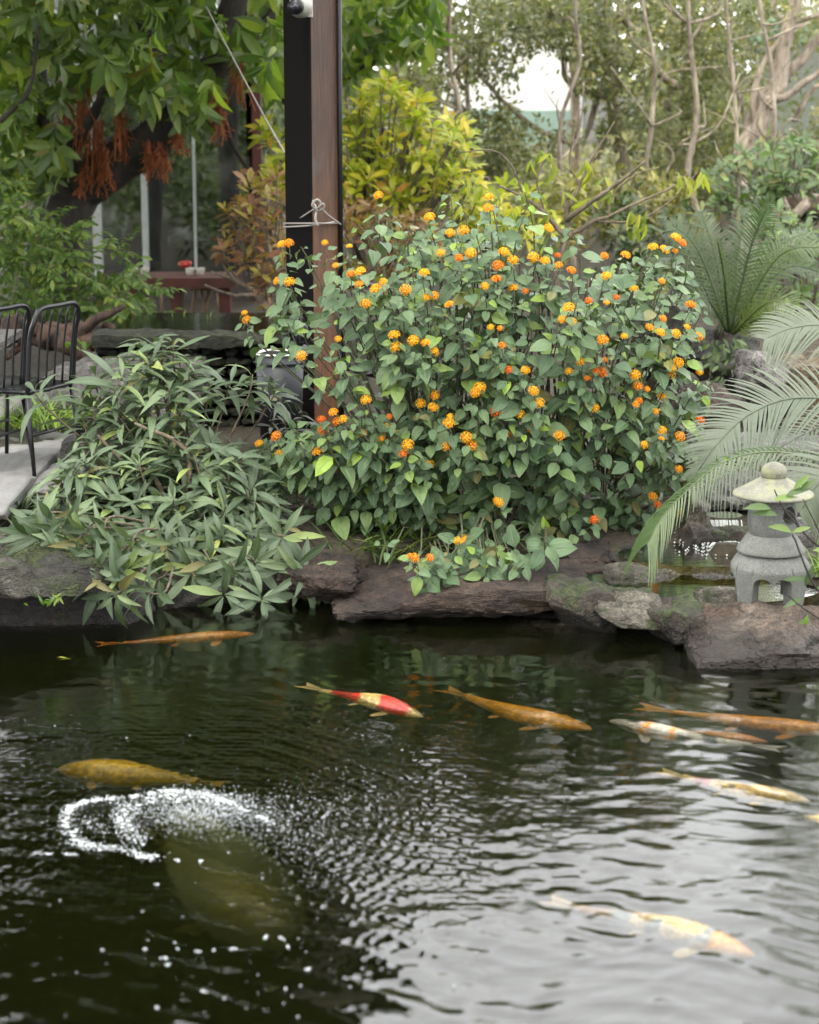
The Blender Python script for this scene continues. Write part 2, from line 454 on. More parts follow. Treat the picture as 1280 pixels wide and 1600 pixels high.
def wood_post():
    t = NT('weathered_post_wood')
    p = t.pos()
    g = t.noise(10, 8, 0.65, t.scale(p, (9, 9, 0.5)), 0.4)
    c = t.ramp(g, [(0.3, (0.02, 0.009, 0.005)), (0.5, (0.052, 0.023, 0.011)), (0.7, (0.088, 0.042, 0.021))])
    sz = t.new('ShaderNodeSeparateXYZ'); t.l.new(p, sz.inputs[0])
    low = t.ramp(t.math('ADD', t.math('MULTIPLY', sz.outputs[2], 0.5), t.math('MULTIPLY', t.noise(3, 3, vec=p), 0.2)),
                 [(0.35, (2.3, 1.9, 1.35)), (0.9, (1, 1, 1)), (1.0, (0.75, 0.72, 0.75))])
    c = t.mix(1.0, c, low, 'MULTIPLY')
    st = t.noise(4, 3, 0.5, p)
    c = t.mix(t.ramp(st, [(0.56, 0.0), (0.68, 0.55)]), c, (0.05, 0.05, 0.05))
    return t.base(c, 0.55, t.bump(g, 0.5, 0.004))
M['post'] = wood_post()
M['post_black'] = plain('near_black_matt', (0.003, 0.0025, 0.0025), 0.75, 0, 20, 0.4, 0.1, spec=0.08)

def ground_mat():
    t = NT('garden_soil')
    p = t.pos()
    n1 = t.noise(2.3, 8, 0.65, p, 0.3); n2 = t.noise(26, 6, 0.75, p); v = t.vor(34, p)
    c = t.ramp(n1, [(0.3, (0.028, 0.022, 0.014)), (0.55, (0.06, 0.048, 0.03)), (0.75, (0.05, 0.06, 0.02))])
    c = t.mix(0.7, c, t.ramp(n2, [(0.3, 0.4), (0.7, 1.5)]), 'MULTIPLY')
    return t.base(c, 0.9, t.bump(t.math('ADD', n2, t.math('MULTIPLY', v, 0.8)), 1.0, 0.025))
M['ground'] = ground_mat()
def paving():
    t = NT('grey_paving_stone')
    p = t.pos(); n = t.noise(4, 7, 0.6, p); n2 = t.noise(60, 4, 0.6, p)
    c = t.ramp(n, [(0.3, (0.15, 0.145, 0.14)), (0.7, (0.25, 0.245, 0.24))])
    c = t.mix(0.4, c, t.ramp(n2, [(0.3, 0.6), (0.7, 1.2)]), 'MULTIPLY')
    return t.base(c, 0.7, t.bump(n2, 0.4, 0.004))
M['paving'] = paving()
def granite(name='grey_granite', a=(0.085, 0.088, 0.08), b=(0.185, 0.19, 0.175), lichen=0.0):
    t = NT(name)
    p = t.pos()
    n = t.noise(170, 4, 0.7, p); m = t.noise(9, 5, 0.6, p)
    c = t.ramp(n, [(0.3, a), (0.7, b)])
    c = t.mix(0.6, c, t.ramp(m, [(0.32, 0.45), (0.5, .95), (0.68, 1.35)]), 'MULTIPLY')
    if lichen:
        k = t.ramp(t.noise(22, 5, 0.65, p), [(0.45, 0.0), (0.6, lichen)])
        c = t.mix(k, c, (0.25, 0.26, 0.13))
    return t.base(c, 0.85, t.bump(t.math('ADD', n, t.math('MULTIPLY', m, 0.5)), 0.7, 0.004))
M['granite'] = granite()
M['granite_roof'] = granite('lichened_granite', (0.1408, 0.1408, 0.114), (0.2368, 0.2304, 0.192), 0.6)

def flower_mat():
    t = NT('lantana_petal')
    a = t.new('ShaderNodeAttribute', attribute_name='rnd').outputs['Fac']
    o = t.new('ShaderNodeObjectInfo').outputs['Random']
    v = t.math('ADD', t.math('MULTIPLY', a, 0.35), t.math('MULTIPLY', t.math('POWER', o, 2.0), 0.75), clamp=True)
    c = t.ramp(v, [(0.0, (0.82, 0.50, 0.015)), (0.5, (0.78, 0.36, 0.01)), (0.8, (0.72, 0.20, 0.008)), (1.0, (0.6, 0.09, 0.008))])
    t.base(c, 0.5)
    tr = t.new('ShaderNodeBsdfTranslucent'); t.l.new(c, tr.inputs[0])
    ms = t.new('ShaderNodeMixShader'); ms.inputs[0].default_value = 0.3
    t.l.new(t.b.outputs[0], ms.inputs[1]); t.l.new(tr.outputs[0], ms.inputs[2]); t.l.new(ms.outputs[0], t.out.inputs[0])
    return t.m
M['flower'] = flower_mat()

# ------------------------------------------------------------------ leaf shapes and leaf sets
def leaf_template(width, n=4, peak=0.4, power=0.8, fold=0.25, curl=0.25, tip=0.02, twist=0.0, wave=0.0):
    """unit-length leaf along +Y, normal +Z; three columns"""
    V, UV = [], []
    for i in range(n + 1):
        t = i / n
        if t < peak: w = math.sin(math.pi / 2 * t / peak) ** power
        else: w = math.cos(math.pi / 2 * (t - peak) / (1 - peak)) ** (power * 1.15)
        w = max(w * width / 2, 0.012 * (1 if i == 0 else 0.5) if i < n else tip * width * 0.3)
        z = -curl * t * t
        y = t * (1 - curl * 0.25 * t)
        tw = twist * t
        for k, s in enumerate((-1, 0, 1)):
            zz = z + (abs(s) * w * fold) + s * tw * w + wave * abs(s) * math.sin(t * 9 + s) * width
            V.append((s * w, y, zz)); UV.append((0.5 + 0.5 * s, t))
    F = []
    for i in range(n):
        a = i * 3
        F += [(a, a + 1, a + 4, a + 3), (a + 1, a + 2, a + 5, a + 4)]
    return np.array(V), np.array(F), np.array(UV)

T = {
    'ovate': [leaf_template(0.62, 5, 0.33, 0.75, f, c, twist=tw, wave=0.03) for f, c, tw in ((0.25, 0.2, 0), (0.35, 0.35, 0.2), (0.15, 0.1, -0.2), (0.45, 0.45, 0.1))],
    'lance': [leaf_template(0.2, 6, 0.5, 0.9, f, c, twist=tw, wave=.04) for f, c, tw in ((0.3, 0.3, 0), (0.4, 0.5, 0.5), (0.2, 0.15, -0.5), (0.3, 0.75, 0.3), (0.35, 0.4, -.6), (.5, .9, .4))],
    'obov': [leaf_template(0.36, 4, 0.6, 0.75, f, c, twist=tw) for f, c, tw in ((0.3, 0.2, 0), (0.4, 0.4, 0.3), (0.2, 0.1, -0.3))],
    'small': [leaf_template(0.42, 2, 0.5, 0.9, f, c) for f, c in ((0.3, 0.1), (0.15, 0.3))],
    'strap': [leaf_template(0.05, 7, 0.3, 0.5, 0.5, c) for c in (0.35, 0.7, 0.15)],
}

class LeafSet:
    def __init__(s): s.p, s.d, s.n, s.L, s.k = [], [], [], [], []
    def add(s, p, d, n, L, rnd=None):
        s.p.append(p); s.d.append(d); s.n.append(n); s.L.append(L); s.k.append(R.random() if rnd is None else rnd)
    def extend(s, p, d, n, L, k=None):
        s.p += list(p); s.d += list(d); s.n += list(n); s.L += list(L); s.k += list(rng.random(len(p)) if k is None else k)
    def frames(s):
        d = nrm(np.array(s.d)); n = np.array(s.n, float)
        n = nrm(n - d * np.sum(n * d, 1, keepdims=True))
        x = np.cross(d, n)
        return np.array(s.p, float), np.stack([x, d, n], axis=2), np.array(s.L, float), np.array(s.k)
    def finish(s, parent, tmpl, mat, maxn=300, name='leaf', rest='leaf_mass'):
        if not s.p: return
        p, A, L, k = s.frames()
        tt = T[tmpl]; nv = len(tt)
        var = rng.integers(0, nv, len(p))
        single = np.zeros(len(p), bool)
        if maxn > 0:
            ctr = p + A[:, :, 1] * L[:, None] * 0.5
            px, py, dz = proj(ctr)
            size = L * FPX / dz
            view = nrm(ctr - CAMP)
            facing = np.abs(np.sum(A[:, :, 2] * view, 1)) * 0.8 + 0.2
            vis = (px > 4) & (px < 1276) & (py > 4) & (py < 1596)
            cell = (px // 14).astype(int) * 1000 + (py // 14).astype(int)
            near = {}
            for i in np.argsort(dz): near.setdefault(cell[i], dz[i])
            front = np.array([dz[i] <= near[cell[i]] + 0.02 for i in range(len(p))])
            score = size ** 2 * facing * np.where(front, 1.0, 0.15) * vis
            order = np.argsort(-score)[:maxn]
            order = order[score[order] > 0]
            single[order] = True
            meshes = []
            for (V, F, UV) in tt:
                me = make_mesh(name, V, F, UV, np.zeros(len(V)))
                me.materials.append(mat); meshes.append(me)
            base = np.array(parent.matrix_basis.translation) if parent is not None else np.zeros(3)
            if parent is not None and parent.parent is not None: base = base + np.array(parent.parent.location)
            for i in order:
                o = bpy.data.objects.new(name, meshes[var[i]])
                COL.objects.link(o)
                o.parent = parent
                m = np.eye(4); m[:3, :3] = A[i] * L[i]; m[:3, 3] = p[i] - base
                o.matrix_basis = Matrix(m.tolist())
        restm = ~single
        if restm.any():
            VV, FF, UU, KK, off = [], [], [], [], 0
            for v, (V, F, UV) in enumerate(tt):
                ii = np.where(restm & (var == v))[0]
                if not len(ii): continue
                W = np.einsum('nij,vj->nvi', A[ii], V) * L[ii][:, None, None] + p[ii][:, None, :]
                nvv = len(V)
                VV.append(W.reshape(-1, 3))
                FF.append((F[None] + (np.arange(len(ii)) * nvv)[:, None, None]).reshape(-1, 4) + off)
                UU.append(np.tile(UV, (len(ii), 1))); KK.append(np.repeat(k[ii] + 10.0, nvv))
                off += len(ii) * nvv
            me = make_mesh(rest, np.concatenate(VV), np.concatenate(FF), np.concatenate(UU), np.concatenate(KK))
            o = link(rest, me, mat, parent)
            o['kind'] = 'stuff'
            return o

UP = np.array([0, 0, 1.0]); VW = np.array([0, -1.0, 0])
def jit(s): return rng.normal(0, s, 3)

def rosette(ls, tip, axis, n, L, spread=0.9, droop=0.3, face=0.4, bend=0.0):
    axis = nrm(axis); a0 = R.uniform(0, 6.28)
    e = nrm(np.cross(axis, [0.3, 0.9, 0.2])); f = np.cross(axis, e)
    for i in range(n):
        a = a0 + i * 2.4 + R.uniform(-.25, .25)
        lat = math.cos(a) * e + math.sin(a) * f
        q = i / n
        d = nrm(lat * spread + axis * (0.9 * (1 - q) + 0.1) + np.array([0, 0, -droop * (0.4 + q)]) + jit(.1))
        nn = nrm(axis * 0.8 + UP * 0.4 + VW * face * 0.5 - lat * 0.2 + jit(.15))
        ls.add(tip - axis * q * L * 0.5 + d * 0.01, d, nn, L * R.uniform(.7, 1.08) * (0.65 + 0.35 * min(1, q * 3)))

def cloud(ls, c, r, n, L, droop=0.2, shell=0.35, lump=None):
    """leaves gathered in small lumps through an ellipsoid"""
    c = np.asarray(c, float); r = np.asarray(r, float)
    m = lump or max(3, n // 45)
    v = nrm(rng.normal(0, 1, (m, 3))) * (rng.random((m, 1)) ** shell)
    lc = c + v * r
    ls_r = 0.34 * min(r) * (0.5 + rng.random(m))
    idx = rng.integers(0, m, n)
    off = rng.normal(0, 0.55, (n, 3)) * ls_r[idx][:, None]
    p = lc[idx] + off
    d = nrm(rng.normal(0, 0.7, (n, 3)) + np.array([0, -0.2, -droop]) + nrm(off) * 0.5)
    nn = nrm(rng.normal(0, 0.5, (n, 3)) + np.array([0, -0.5, 0.8]))
    lk = rng.random(m)
    ls.extend(p, d, nn, L * (0.6 + 0.7 * rng.random(n)), np.clip(lk[idx] * .65 + rng.random(n) * .4 - .03, 0, 1))
    return lc

# ------------------------------------------------------------------ rocks
def cube_sphere(res):
    g = np.linspace(-1, 1, res + 1)
    V, F, off = [], [], 0
    for ax in range(3):
        for s in (-1, 1):
            a, b = np.meshgrid(g, g, indexing='ij')
            a, b = np.tan(a * math.pi / 4), np.tan(b * math.pi / 4)
            q = np.zeros((res + 1, res + 1, 3)); q[..., ax] = s
            q[..., (ax + 1) % 3] = a; q[..., (ax + 2) % 3] = b * s
            V.append(q.reshape(-1, 3))
            i, j = np.meshgrid(np.arange(res), np.arange(res), indexing='ij')
            k = (i * (res + 1) + j).ravel()
            F.append(np.stack([k, k + res + 1, k + res + 2, k + 1], 1) + off); off += (res + 1) ** 2
    V = nrm(np.concatenate(V)); F = np.concatenate(F)
    key = np.round(V, 5); _, idx, inv = np.unique(key, axis=0, return_index=True, return_inverse=True)
    return V[idx], inv.ravel()[F]
_CS = {}
def rock_geo(c, size, seed, res=22, rough=0.12, planes=9, boxy=0.6, rotz=0.0, tilt=0.0, terrace=False):
    if res not in _CS: _CS[res] = cube_sphere(res)
    V, F = _CS[res]; V = V.copy()
    rg = np.random.default_rng(seed)
    e = np.max(np.abs(V), axis=1, keepdims=True)
    V = V / (e ** boxy)
    for k in range(planes):
        n = nrm(rg.normal(0, 1, 3)); h = rg.uniform(0.62, 0.92)
        dd = V @ n - h
        V = V - np.where(dd > 0, dd, 0)[:, None] * n * 0.9
    S = np.array(size, float)
    Wd = V * S
    sm = float(min(size)); L = float(np.mean(size))
    N = nrm(V / S)
    off = Vector((seed * 3.7, seed * 1.3, 0))
    disp = np.array([noise.fractal(Vector(w) / (L * 0.9) + off, 0.9, 2.1, 5) for w in Wd])
    fine = np.array([noise.noise(Vector(w) * 16 + off) + 0.5 * noise.noise(Vector(w) * 37 + off) for w in Wd])
    Wd = Wd + N * (disp * rough * sm * 1.7 - np.abs(disp) * rough * sm * .9 + fine * 0.011)[:, None]
    mid = np.array([noise.ridged_multi_fractal(Vector(w) * 5.5 + off, 0.9, 2.2, 4, 1.0, 2.0) for w in Wd])
    Wd = Wd - N * (mid * .011 * min(1, sm / .12))[:, None]
    if terrace:
        ph = Wd[:, 2] * 34 + disp * 2.2 + Wd[:, 0] * 1.2
        Wd = Wd + N * [1, 1, .15] * ((ph - np.floor(ph)) ** 1.5 * .022)[:, None]
    ct, st = math.cos(tilt), math.sin(tilt)
    Wd = Wd @ np.array([[ct, 0, st], [0, 1, 0], [-st, 0, ct]]).T
    cz, sz = math.cos(rotz), math.sin(rotz)
    Wd = Wd @ np.array([[cz, -sz, 0], [sz, cz, 0], [0, 0, 1]]).T
    return Wd, F
def rock(label, x0, y0, x1, y1, Y, dep, mat, seed, group=None, name='rock', grow=1.08, **kw):
    c = P((x0 + x1) / 2, (y0 + y1) / 2, Y); s = ppm(c)
    size = ((x1 - x0) / 2 / s * grow, dep, (y1 - y0) / 2 / s * grow)
    V, F = rock_geo(c, size, seed, terrace=(mat == 'rock_brown'), **kw)
    o = link(name, make_mesh(name, V, F, None, None), M[mat])
    o.location = Vector([float(a) for a in c])
    tag(o, label, 'rock', group)
    return o

# ================================================================== TERRAIN
POOLS = [(G(1020, 922, .1), .62, .24, .03, 0.1), (G(1110, 868, .14), .36, .2, .07, 0.14), (G(1132, 806, .3), .07, .06, .22, .3)]
def edge_y(x):
    return 7.75 + 0.18 * math.sin(x * 2.1 + 1) - 0.25 * (1 if x < -1.0 else 0) * min(1, (-1.0 - x) * 2) - 0.45 * max(0, min(1, (x - 0.9) * 1.3))
def sstep(a, b, x):
    t = max(0.0, min(1.0, (x - a) / (b - a))); return t * t * (3 - 2 * t)
def ground_z(x, y):
    in_x = sstep(-9.5, -9.0, x) * (1 - sstep(9.0, 9.5, x))
    e = edge_y(x)
    inside = in_x * sstep(-4.5, -4.0, y) * (1 - sstep(e, e + 0.22, y))
    land = 0.13 + 0.15 * sstep(8.0, 9.2, y) + 0.03 * noise.noise(Vector((x * 1.3, y * 1.3, 0)))
    land += 0.55 * sstep(10.5, 14, y) * sstep(0.8, 2.0, x)
    land += 0.25 * sstep(12, 22, y)
    z = land * (1 - inside) + (-0.85) * inside
    for (c, rx, ry, zb, zw) in POOLS:
        q = ((x - c[0]) / rx) ** 2 + ((y - c[1]) / ry) ** 2
        f = 1 - sstep(0.7, 1.3, q)
        z = z * (1 - f) + (zb - 0.03) * f
    return z
def build_ground():
    xs = np.concatenate([np.linspace(-250, -12, 8), np.linspace(-10, -2.6, 26), np.linspace(-2.5, 2.5, 126), np.linspace(2.6, 10, 26), np.linspace(12, 250, 8)])
    ys = np.concatenate([np.linspace(-250, -6, 8), np.linspace(-5, 6.8, 24), np.linspace(6.9, 10.5, 91), np.linspace(10.6, 26, 50), np.linspace(28, 400, 12)])
    V = np.array([(x, y, ground_z(x, y)) for y in ys for x in xs])
    nx = len(xs)
    i, j = np.meshgrid(np.arange(len(ys) - 1), np.arange(nx - 1), indexing='ij')
    k = (i * nx + j).ravel()
    F = np.stack([k, k + 1, k + nx + 1, k + nx], 1)
    o = link('ground', make_mesh('ground', V, F), M['ground'])
    tag(o, 'dark garden soil and pond bed around the koi pond', kind='structure')
build_ground()

# ------------------------------------------------------------------ pond water
BUB = G(300, 1272); RIP = G(960, 1440); RIP2 = G(1150, 1250)
def water_h(X, Yw):
    h = np.zeros_like(X)
    rg = np.random.default_rng(5)
    near = np.clip((7.6 - Yw) / 3.6, 0.06, 1.0)             # calmer by the far bank
    wx = X + 0.03 * np.sin(Yw * 5.1 + X * 3) + 0.02 * np.sin(X * 11 + Yw * 7)
    wy = Yw + 0.03 * np.sin(X * 4.3 + 1.7) + 0.02 * np.sin(X * 9 - Yw * 6)
    for i in range(34):
        lam = rg.uniform(0.03, 0.14); a = rg.normal(math.pi / 2, 0.5); k = 2 * math.pi / lam
        amp = 0.0036 * lam * rg.uniform(.4, 1)
        h += amp * np.sin(k * (math.cos(a) * wx + math.sin(a) * wy) + rg.uniform(0, 6.28)) * (0.15 + 0.60 * near + 0.45 * np.clip((4.7 - Yw) / 1.0, 0, 1))
    for i in range(10):
        lam = rg.uniform(0.25, 0.7); a = rg.uniform(0, math.pi); k = 2 * math.pi / lam
        h += 0.0016 * lam * np.sin(k * (math.cos(a) * wx + math.sin(a) * wy) + rg.uniform(0, 6.28)) * near
    d = np.hypot(wx - BUB[0], wy - BUB[1])
    env = np.exp(-((d - 0.45) / 0.55) ** 2)
    side = 0.35 + 0.65 / (1 + np.exp(-(X - BUB[0]) * 4))
    h += 0.0004 * env * side * np.sin(2 * math.pi * d / 0.042 + 2 * np.sin(X * 14) )
    h += 0.0003 * env * side * np.sin(2 * math.pi * d / 0.027 + 3 * np.sin(Yw * 17))
    # churned patch beside the bubbler
    for i in range(14):
        lam = rg.uniform(0.022, 0.05); a = rg.uniform(0, math.pi); k = 2 * math.pi / lam
        h += 0.0085 * lam * env * side * np.sin(k * (math.cos(a) * X + math.sin(a) * Yw) + rg.uniform(0, 6.28))
    h += 0.003 * np.exp(-(d / 0.17) ** 2)
    for (c, l, amp, w) in ((RIP, 0.08, 0.0014, 0.36), (RIP2, 0.06, 0.0006, 0.22)):
        d = np.hypot((wx - c[0]) * 0.9, wy - c[1]); d = d + 0.016 * np.sin(X * 17 + Yw * 9) + 0.01 * np.sin(X * 41 - Yw * 23)
        amp = amp * (0.55 + 0.45 * np.sin(X * 8 + 2.1 * Yw))
        h += amp * np.exp(-(d / w) ** 2) * np.sin(2 * math.pi * d / l)
    return h * (1 - 0.4 * np.clip((5.0 - Yw) / 1.1, 0, 1) * np.clip((X - BUB[0]) * 2.5, .3, 1))
def water_material():
    t = NT('pond_water')
    t.n.remove(t.b)
    p = t.pos()
    nb = t.bump(t.noise(34, 4, 0.65, t.scale(p, (1, 2.4, 1))), 0.02, 0.01)
    fr = t.new('ShaderNodeFresnel'); fr.inputs['IOR'].default_value = 1.5; t.l.new(nb, fr.inputs['Normal'])
    gl = t.new('ShaderNodeBsdfGlossy'); gl.inputs['Roughness'].default_value = 0.0; t.l.new(nb, gl.inputs['Normal'])
    tr = t.new('ShaderNodeBsdfRefraction'); tr.inputs[0].default_value = (1,1,1, 1); tr.inputs['IOR'].default_value=1.33; tr.inputs['Roughness'].default_value=0
    ms = t.new('ShaderNodeMixShader')
    bf = t.new('ShaderNodeNewGeometry').outputs['Backfacing']
    f = t.math('MULTIPLY', fr.outputs[0], t.math('SUBTRACT', 1.0, bf))
    t.l.new(f, ms.inputs[0]); t.l.new(tr.outputs[0], ms.inputs[1]); t.l.new(gl.outputs[0], ms.inputs[2])
    t.l.new(ms.outputs[0], t.out.inputs['Surface'])
    v = t.new('ShaderNodeVolumePrincipled')
    v.inputs['Color'].default_value = (0.062, 0.074, 0.019, 1)
    v.inputs['Density'].default_value = 4.6
    v.inputs['Anisotropy'].default_value = 0.3
    t.l.new(v.outputs[0], t.out.inputs['Volume'])
    return t.m
M['water'] = water_material()
def build_water():
    xs = np.concatenate([np.linspace(-9.4, -2.0, 30), np.arange(-1.9, 1.9, 0.0085), np.linspace(2.0, 9.4, 30)])
    ys = np.concatenate([np.linspace(-4.4, 2.9, 30), np.arange(3.0, 8.1, 0.0085), np.linspace(8.12, 8.3, 3)])
    X, Yg = np.meshgrid(xs, ys)
    Z = water_h(X, Yg)
    fade = np.clip((2.0 - np.abs(X)) * 5, 0, 1) * np.clip((Yg - 2.9) * 5, 0, 1)
    V = np.stack([X, Yg, Z * fade], -1).reshape(-1, 3)
    nx, ny = len(xs), len(ys)
    i, j = np.meshgrid(np.arange(ny - 1), np.arange(nx - 1), indexing='ij')
    k = (i * nx + j).ravel()
    F = np.stack([k, k + 1, k + nx + 1, k + nx], 1)
    # skirt and bottom, closing the body of water
    ring = list(range(nx)) + [r * nx + nx - 1 for r in range(1, ny)] + [(ny - 1) * nx + c for c in range(nx - 2, -1, -1)] + [r * nx for r in range(ny - 2, 0, -1)]
    ring = np.array(ring); m = len(ring)
    low = V[ring].copy(); low[:, 2] = -1.0
    n0 = len(V)
    V = np.vstack([V, low])
    a = np.arange(m); b = (a + 1) % m
    F2 = np.stack([ring[b], ring[a], n0 + a, n0 + b], 1)
    cidx = len(V); V = np.vstack([V, [[0, 2, -1.0]]])
    # bottom as thin quads to the centre
    F3 = np.stack([np.full(m // 2, cidx), n0 + (np.arange(0, m - 1, 2) + 2)[:m // 2] % m, n0 + (np.arange(0, m - 1, 2) + 1)[:m // 2], n0 + np.arange(0, m - 1, 2)[:m // 2]], 1)
    F = np.vstack([F, F2, F3])
    if m % 2: F = np.vstack([F, [[cidx, n0, n0 + m - 1, cidx]]])[:-1]
    o = link('water', make_mesh('water', V, F), M['water'])
    tag(o, 'dark green rippled pond water', kind='structure')
build_water()

def stream_material():
    t = NT('stream_water'); t.n.remove(t.b)
    p = t.pos()
    nb = t.bump(t.noise(26, 4, 0.6, t.scale(p, (0.7, 1.4, 1))), 0.1, 0.01)
    fr = t.new('ShaderNodeFresnel'); fr.inputs['IOR'].default_value = 1.36; t.l.new(nb, fr.inputs['Normal'])
    gl = t.new('ShaderNodeBsdfGlossy'); gl.inputs['Roughness'].default_value = 0.03; t.l.new(nb, gl.inputs['Normal'])
    tr = t.new('ShaderNodeBsdfTransparent'); tr.inputs[0].default_value = (0.42, 0.38, 0.16, 1)
    ms = t.new('ShaderNodeMixShader'); t.l.new(fr.outputs[0], ms.inputs[0]); t.l.new(tr.outputs[0], ms.inputs[1]); t.l.new(gl.outputs[0], ms.inputs[2])
    t.l.new(ms.outputs[0], t.out.inputs['Surface'])
    return t.m
M['stream'] = stream_material()
for i, (c, rx, ry, zb, zw) in enumerate(POOLS):
    mb = MB(); n = 40
    V = [(c[0] + rx * 1.02 * math.cos(a) * q, c[1] + ry * 1.05 * math.sin(a) * q, zw + 0.004) for q in (1e-3, 0.5, 1.0) for a in np.arange(n) * 2 * math.pi / n]
    F = [(k * n + j, k * n + (j + 1) % n, (k + 1) * n + (j + 1) % n, (k + 1) * n + j) for k in range(2) for j in range(n)]
    V = np.array(V); V[:, 2] += 0.0
    mb.add(V, F)
    o = mb.build('stream_water', M['stream'])
    tag(o, ['shallow olive pool behind the front rocks', 'brown pool below the little waterfall', 'small dark pool above the waterfall'][i], kind='structure')

# ================================================================== ROCKS
rock('thick dark ledge of rock at the left bank under the lance leaved shrub', -110, 838, 178, 912, 7.45, .40, 'rock_left', 3, res=56, boxy=0.6, planes=6, rough=.3)
rock('black wet undercut rock, coloured dark for the shade below the left ledge', -110, 890, 230, 1010, 7.62, .30, 'rock_black', 43, res=36)  # receding near-black rock put in to darken below the ledge
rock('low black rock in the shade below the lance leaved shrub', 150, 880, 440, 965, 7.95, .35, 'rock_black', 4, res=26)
rock('small brown rock between the left shrub and the long flat slab', 440, 872, 560, 945, 7.8, .25, 'rock_brown', 5, res=26)
rock('long flat brown layered slab below the flowering bush', 535, 890, 905, 954, 7.72, .34, 'rock_brown', 6, res=56, boxy=0.85, planes=4, rough=0.16, tilt=-0.02)
rock('upper brown layer of stone sitting on the long slab', 700, 876, 945, 915, 7.95, .22, 'rock_brown', 7, res=40, boxy=0.8, planes=4, rough=.2)
rock('dark dripping rock with a water worn face left of the pale mossy stone', 850, 905, 960, 985, 7.45, .2, 'rock_dark', 8, res=34)
rock('rounded pale mossy stone at the pool lip', 925, 925, 1040, 985, 7.3, .2, 'rock_mossy', 9, res=34, boxy=.4)
rock('dark wet stone wedged between the mossy stone and the red boulder', 1010, 940, 1100, 1005, 7.2, .2, 'rock_dark', 10, res=30)
rock('broad reddish boulder carrying the stone lantern', 1072, 942, 1330, 1028, 7.12, .33, 'rock_red', 11, res=50, boxy=.85, planes=5, rough=.16)
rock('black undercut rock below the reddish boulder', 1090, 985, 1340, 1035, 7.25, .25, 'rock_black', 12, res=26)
rock('flat pale slab between the two shallow pools', 945, 878, 1092, 906, 7.82, .16, 'rock_mossy', 13, res=36, boxy=.6, planes=3)
rock('short white stone at the right end of the flat pale slab', 1080, 885, 1160, 906, 7.78, .08, 'rock_grey', 14, res=20)
rock('pale speckled stone left of the lantern foot', 1090, 918, 1165, 950, 7.4, .13, 'rock_mossy', 15, res=26)
rock('reddish dark rock at the right foot of the flowering bush', 860, 845, 960, 905, 8.05, .2, 'rock_brown', 16, res=26)
rock('dark rock under the drooping palm tip', 950, 860, 1050, 890, 8.0, .15, 'rock_black', 17, res=24)
rock('upright buff stone left of the little waterfall', 1066, 770, 1112, 835, 8.35, .16, 'rock_mossy', 18, res=28)
rock('brown stone at the foot of the upright buff stone', 1058, 815, 1115, 850, 8.2, .14, 'rock_dark', 19, res=24)
rock('dark wet ledge under the little waterfall', 1105, 822, 1180, 862, 8.22, .13, 'rock_dark', 20, res=26)
rock('grey ledge stone behind the lantern on the right', 1170, 810, 1340, 870, 8.1, .2, 'rock_grey', 21, res=30)
rock('low mossy rock right of the lantern base', 1225, 865, 1340, 905, 7.75, .18, 'rock_mossy', 22, res=26)
rock('grey waterworn slab left of the lantern finial', 1085, 735, 1215, 782, 8.75, .3, 'rock_grey', 23, res=34, boxy=.8, planes=4, rough=.2)
rock('wide pale flat rock right behind the lantern roof', 1190, 745, 1380, 800, 8.7, .3, 'rock_grey', 24, res=34, boxy=.8, planes=4)
rock('long grey shelf of rock behind the palm fronds', 1090, 680, 1370, 742, 9.3, .4, 'rock_grey', 25, res=40, boxy=.85, planes=4, rough=.2)
rock('buff rock peeping out right of the flowering bush', 1035, 700, 1110, 775, 8.95, .25, 'rock_cliff', 26, res=26)
rock('dark red brown rock under the cycad', 1055, 600, 1160, 700, 9.9, .4, 'rock_brown', 27, res=34)
rock('round brown stone at the foot of the cycad bank', 1060, 655, 1125, 705, 9.6, .2, 'rock_brown', 28, res=26, boxy=.3)
rock('rough grey and black craggy rock right of the cycad base', 1150, 545, 1225, 660, 10.1, .3, 'rock_grey', 29, res=40, rough=.4)
rock('warm buff rock face at the right edge behind the palm', 1205, 560, 1400, 700, 10.4, .4, 'rock_cliff', 30, res=40, boxy=.9, planes=5)
rock('dark boulder behind the right side of the flowering bush', 985, 440, 1080, 600, 11.0, .5, 'rock_black', 31, res=30)
rock('dark rock bank below the cycad trunk', 1070, 520, 1200, 610, 10.9, .4, 'rock_black', 32, res=30)
rock('pinkish boulder far behind the cycad', 1120, 330, 1230, 400, 15.5, .6, 'rock_cliff', 33, res=26)
rock('brown leaning rock at the far right behind the cycad fronds', 1200, 285, 1340, 345, 16.5, .6, 'rock_cliff', 34, res=26)
rock('flat topped grey boulder behind the black chairs', 55, 545, 330, 640, 10.3, .5, 'rock_grey', 35, res=40, boxy=.8, planes=5)
rock('pale grey boulder rising through the lance leaved shrub', 215, 585, 312, 730, 9.35, .3, 'rock_grey', 36, res=36, rough=.22)
rock('low grey stone beside the paving under the shrub', 100, 670, 230, 740, 9.1, .25, 'rock_grey', 37, res=26)
rock('brown stone half hidden behind the flowering bush stems', 600, 600, 690, 670, 9.6, .3, 'rock_cliff', 38, res=26)

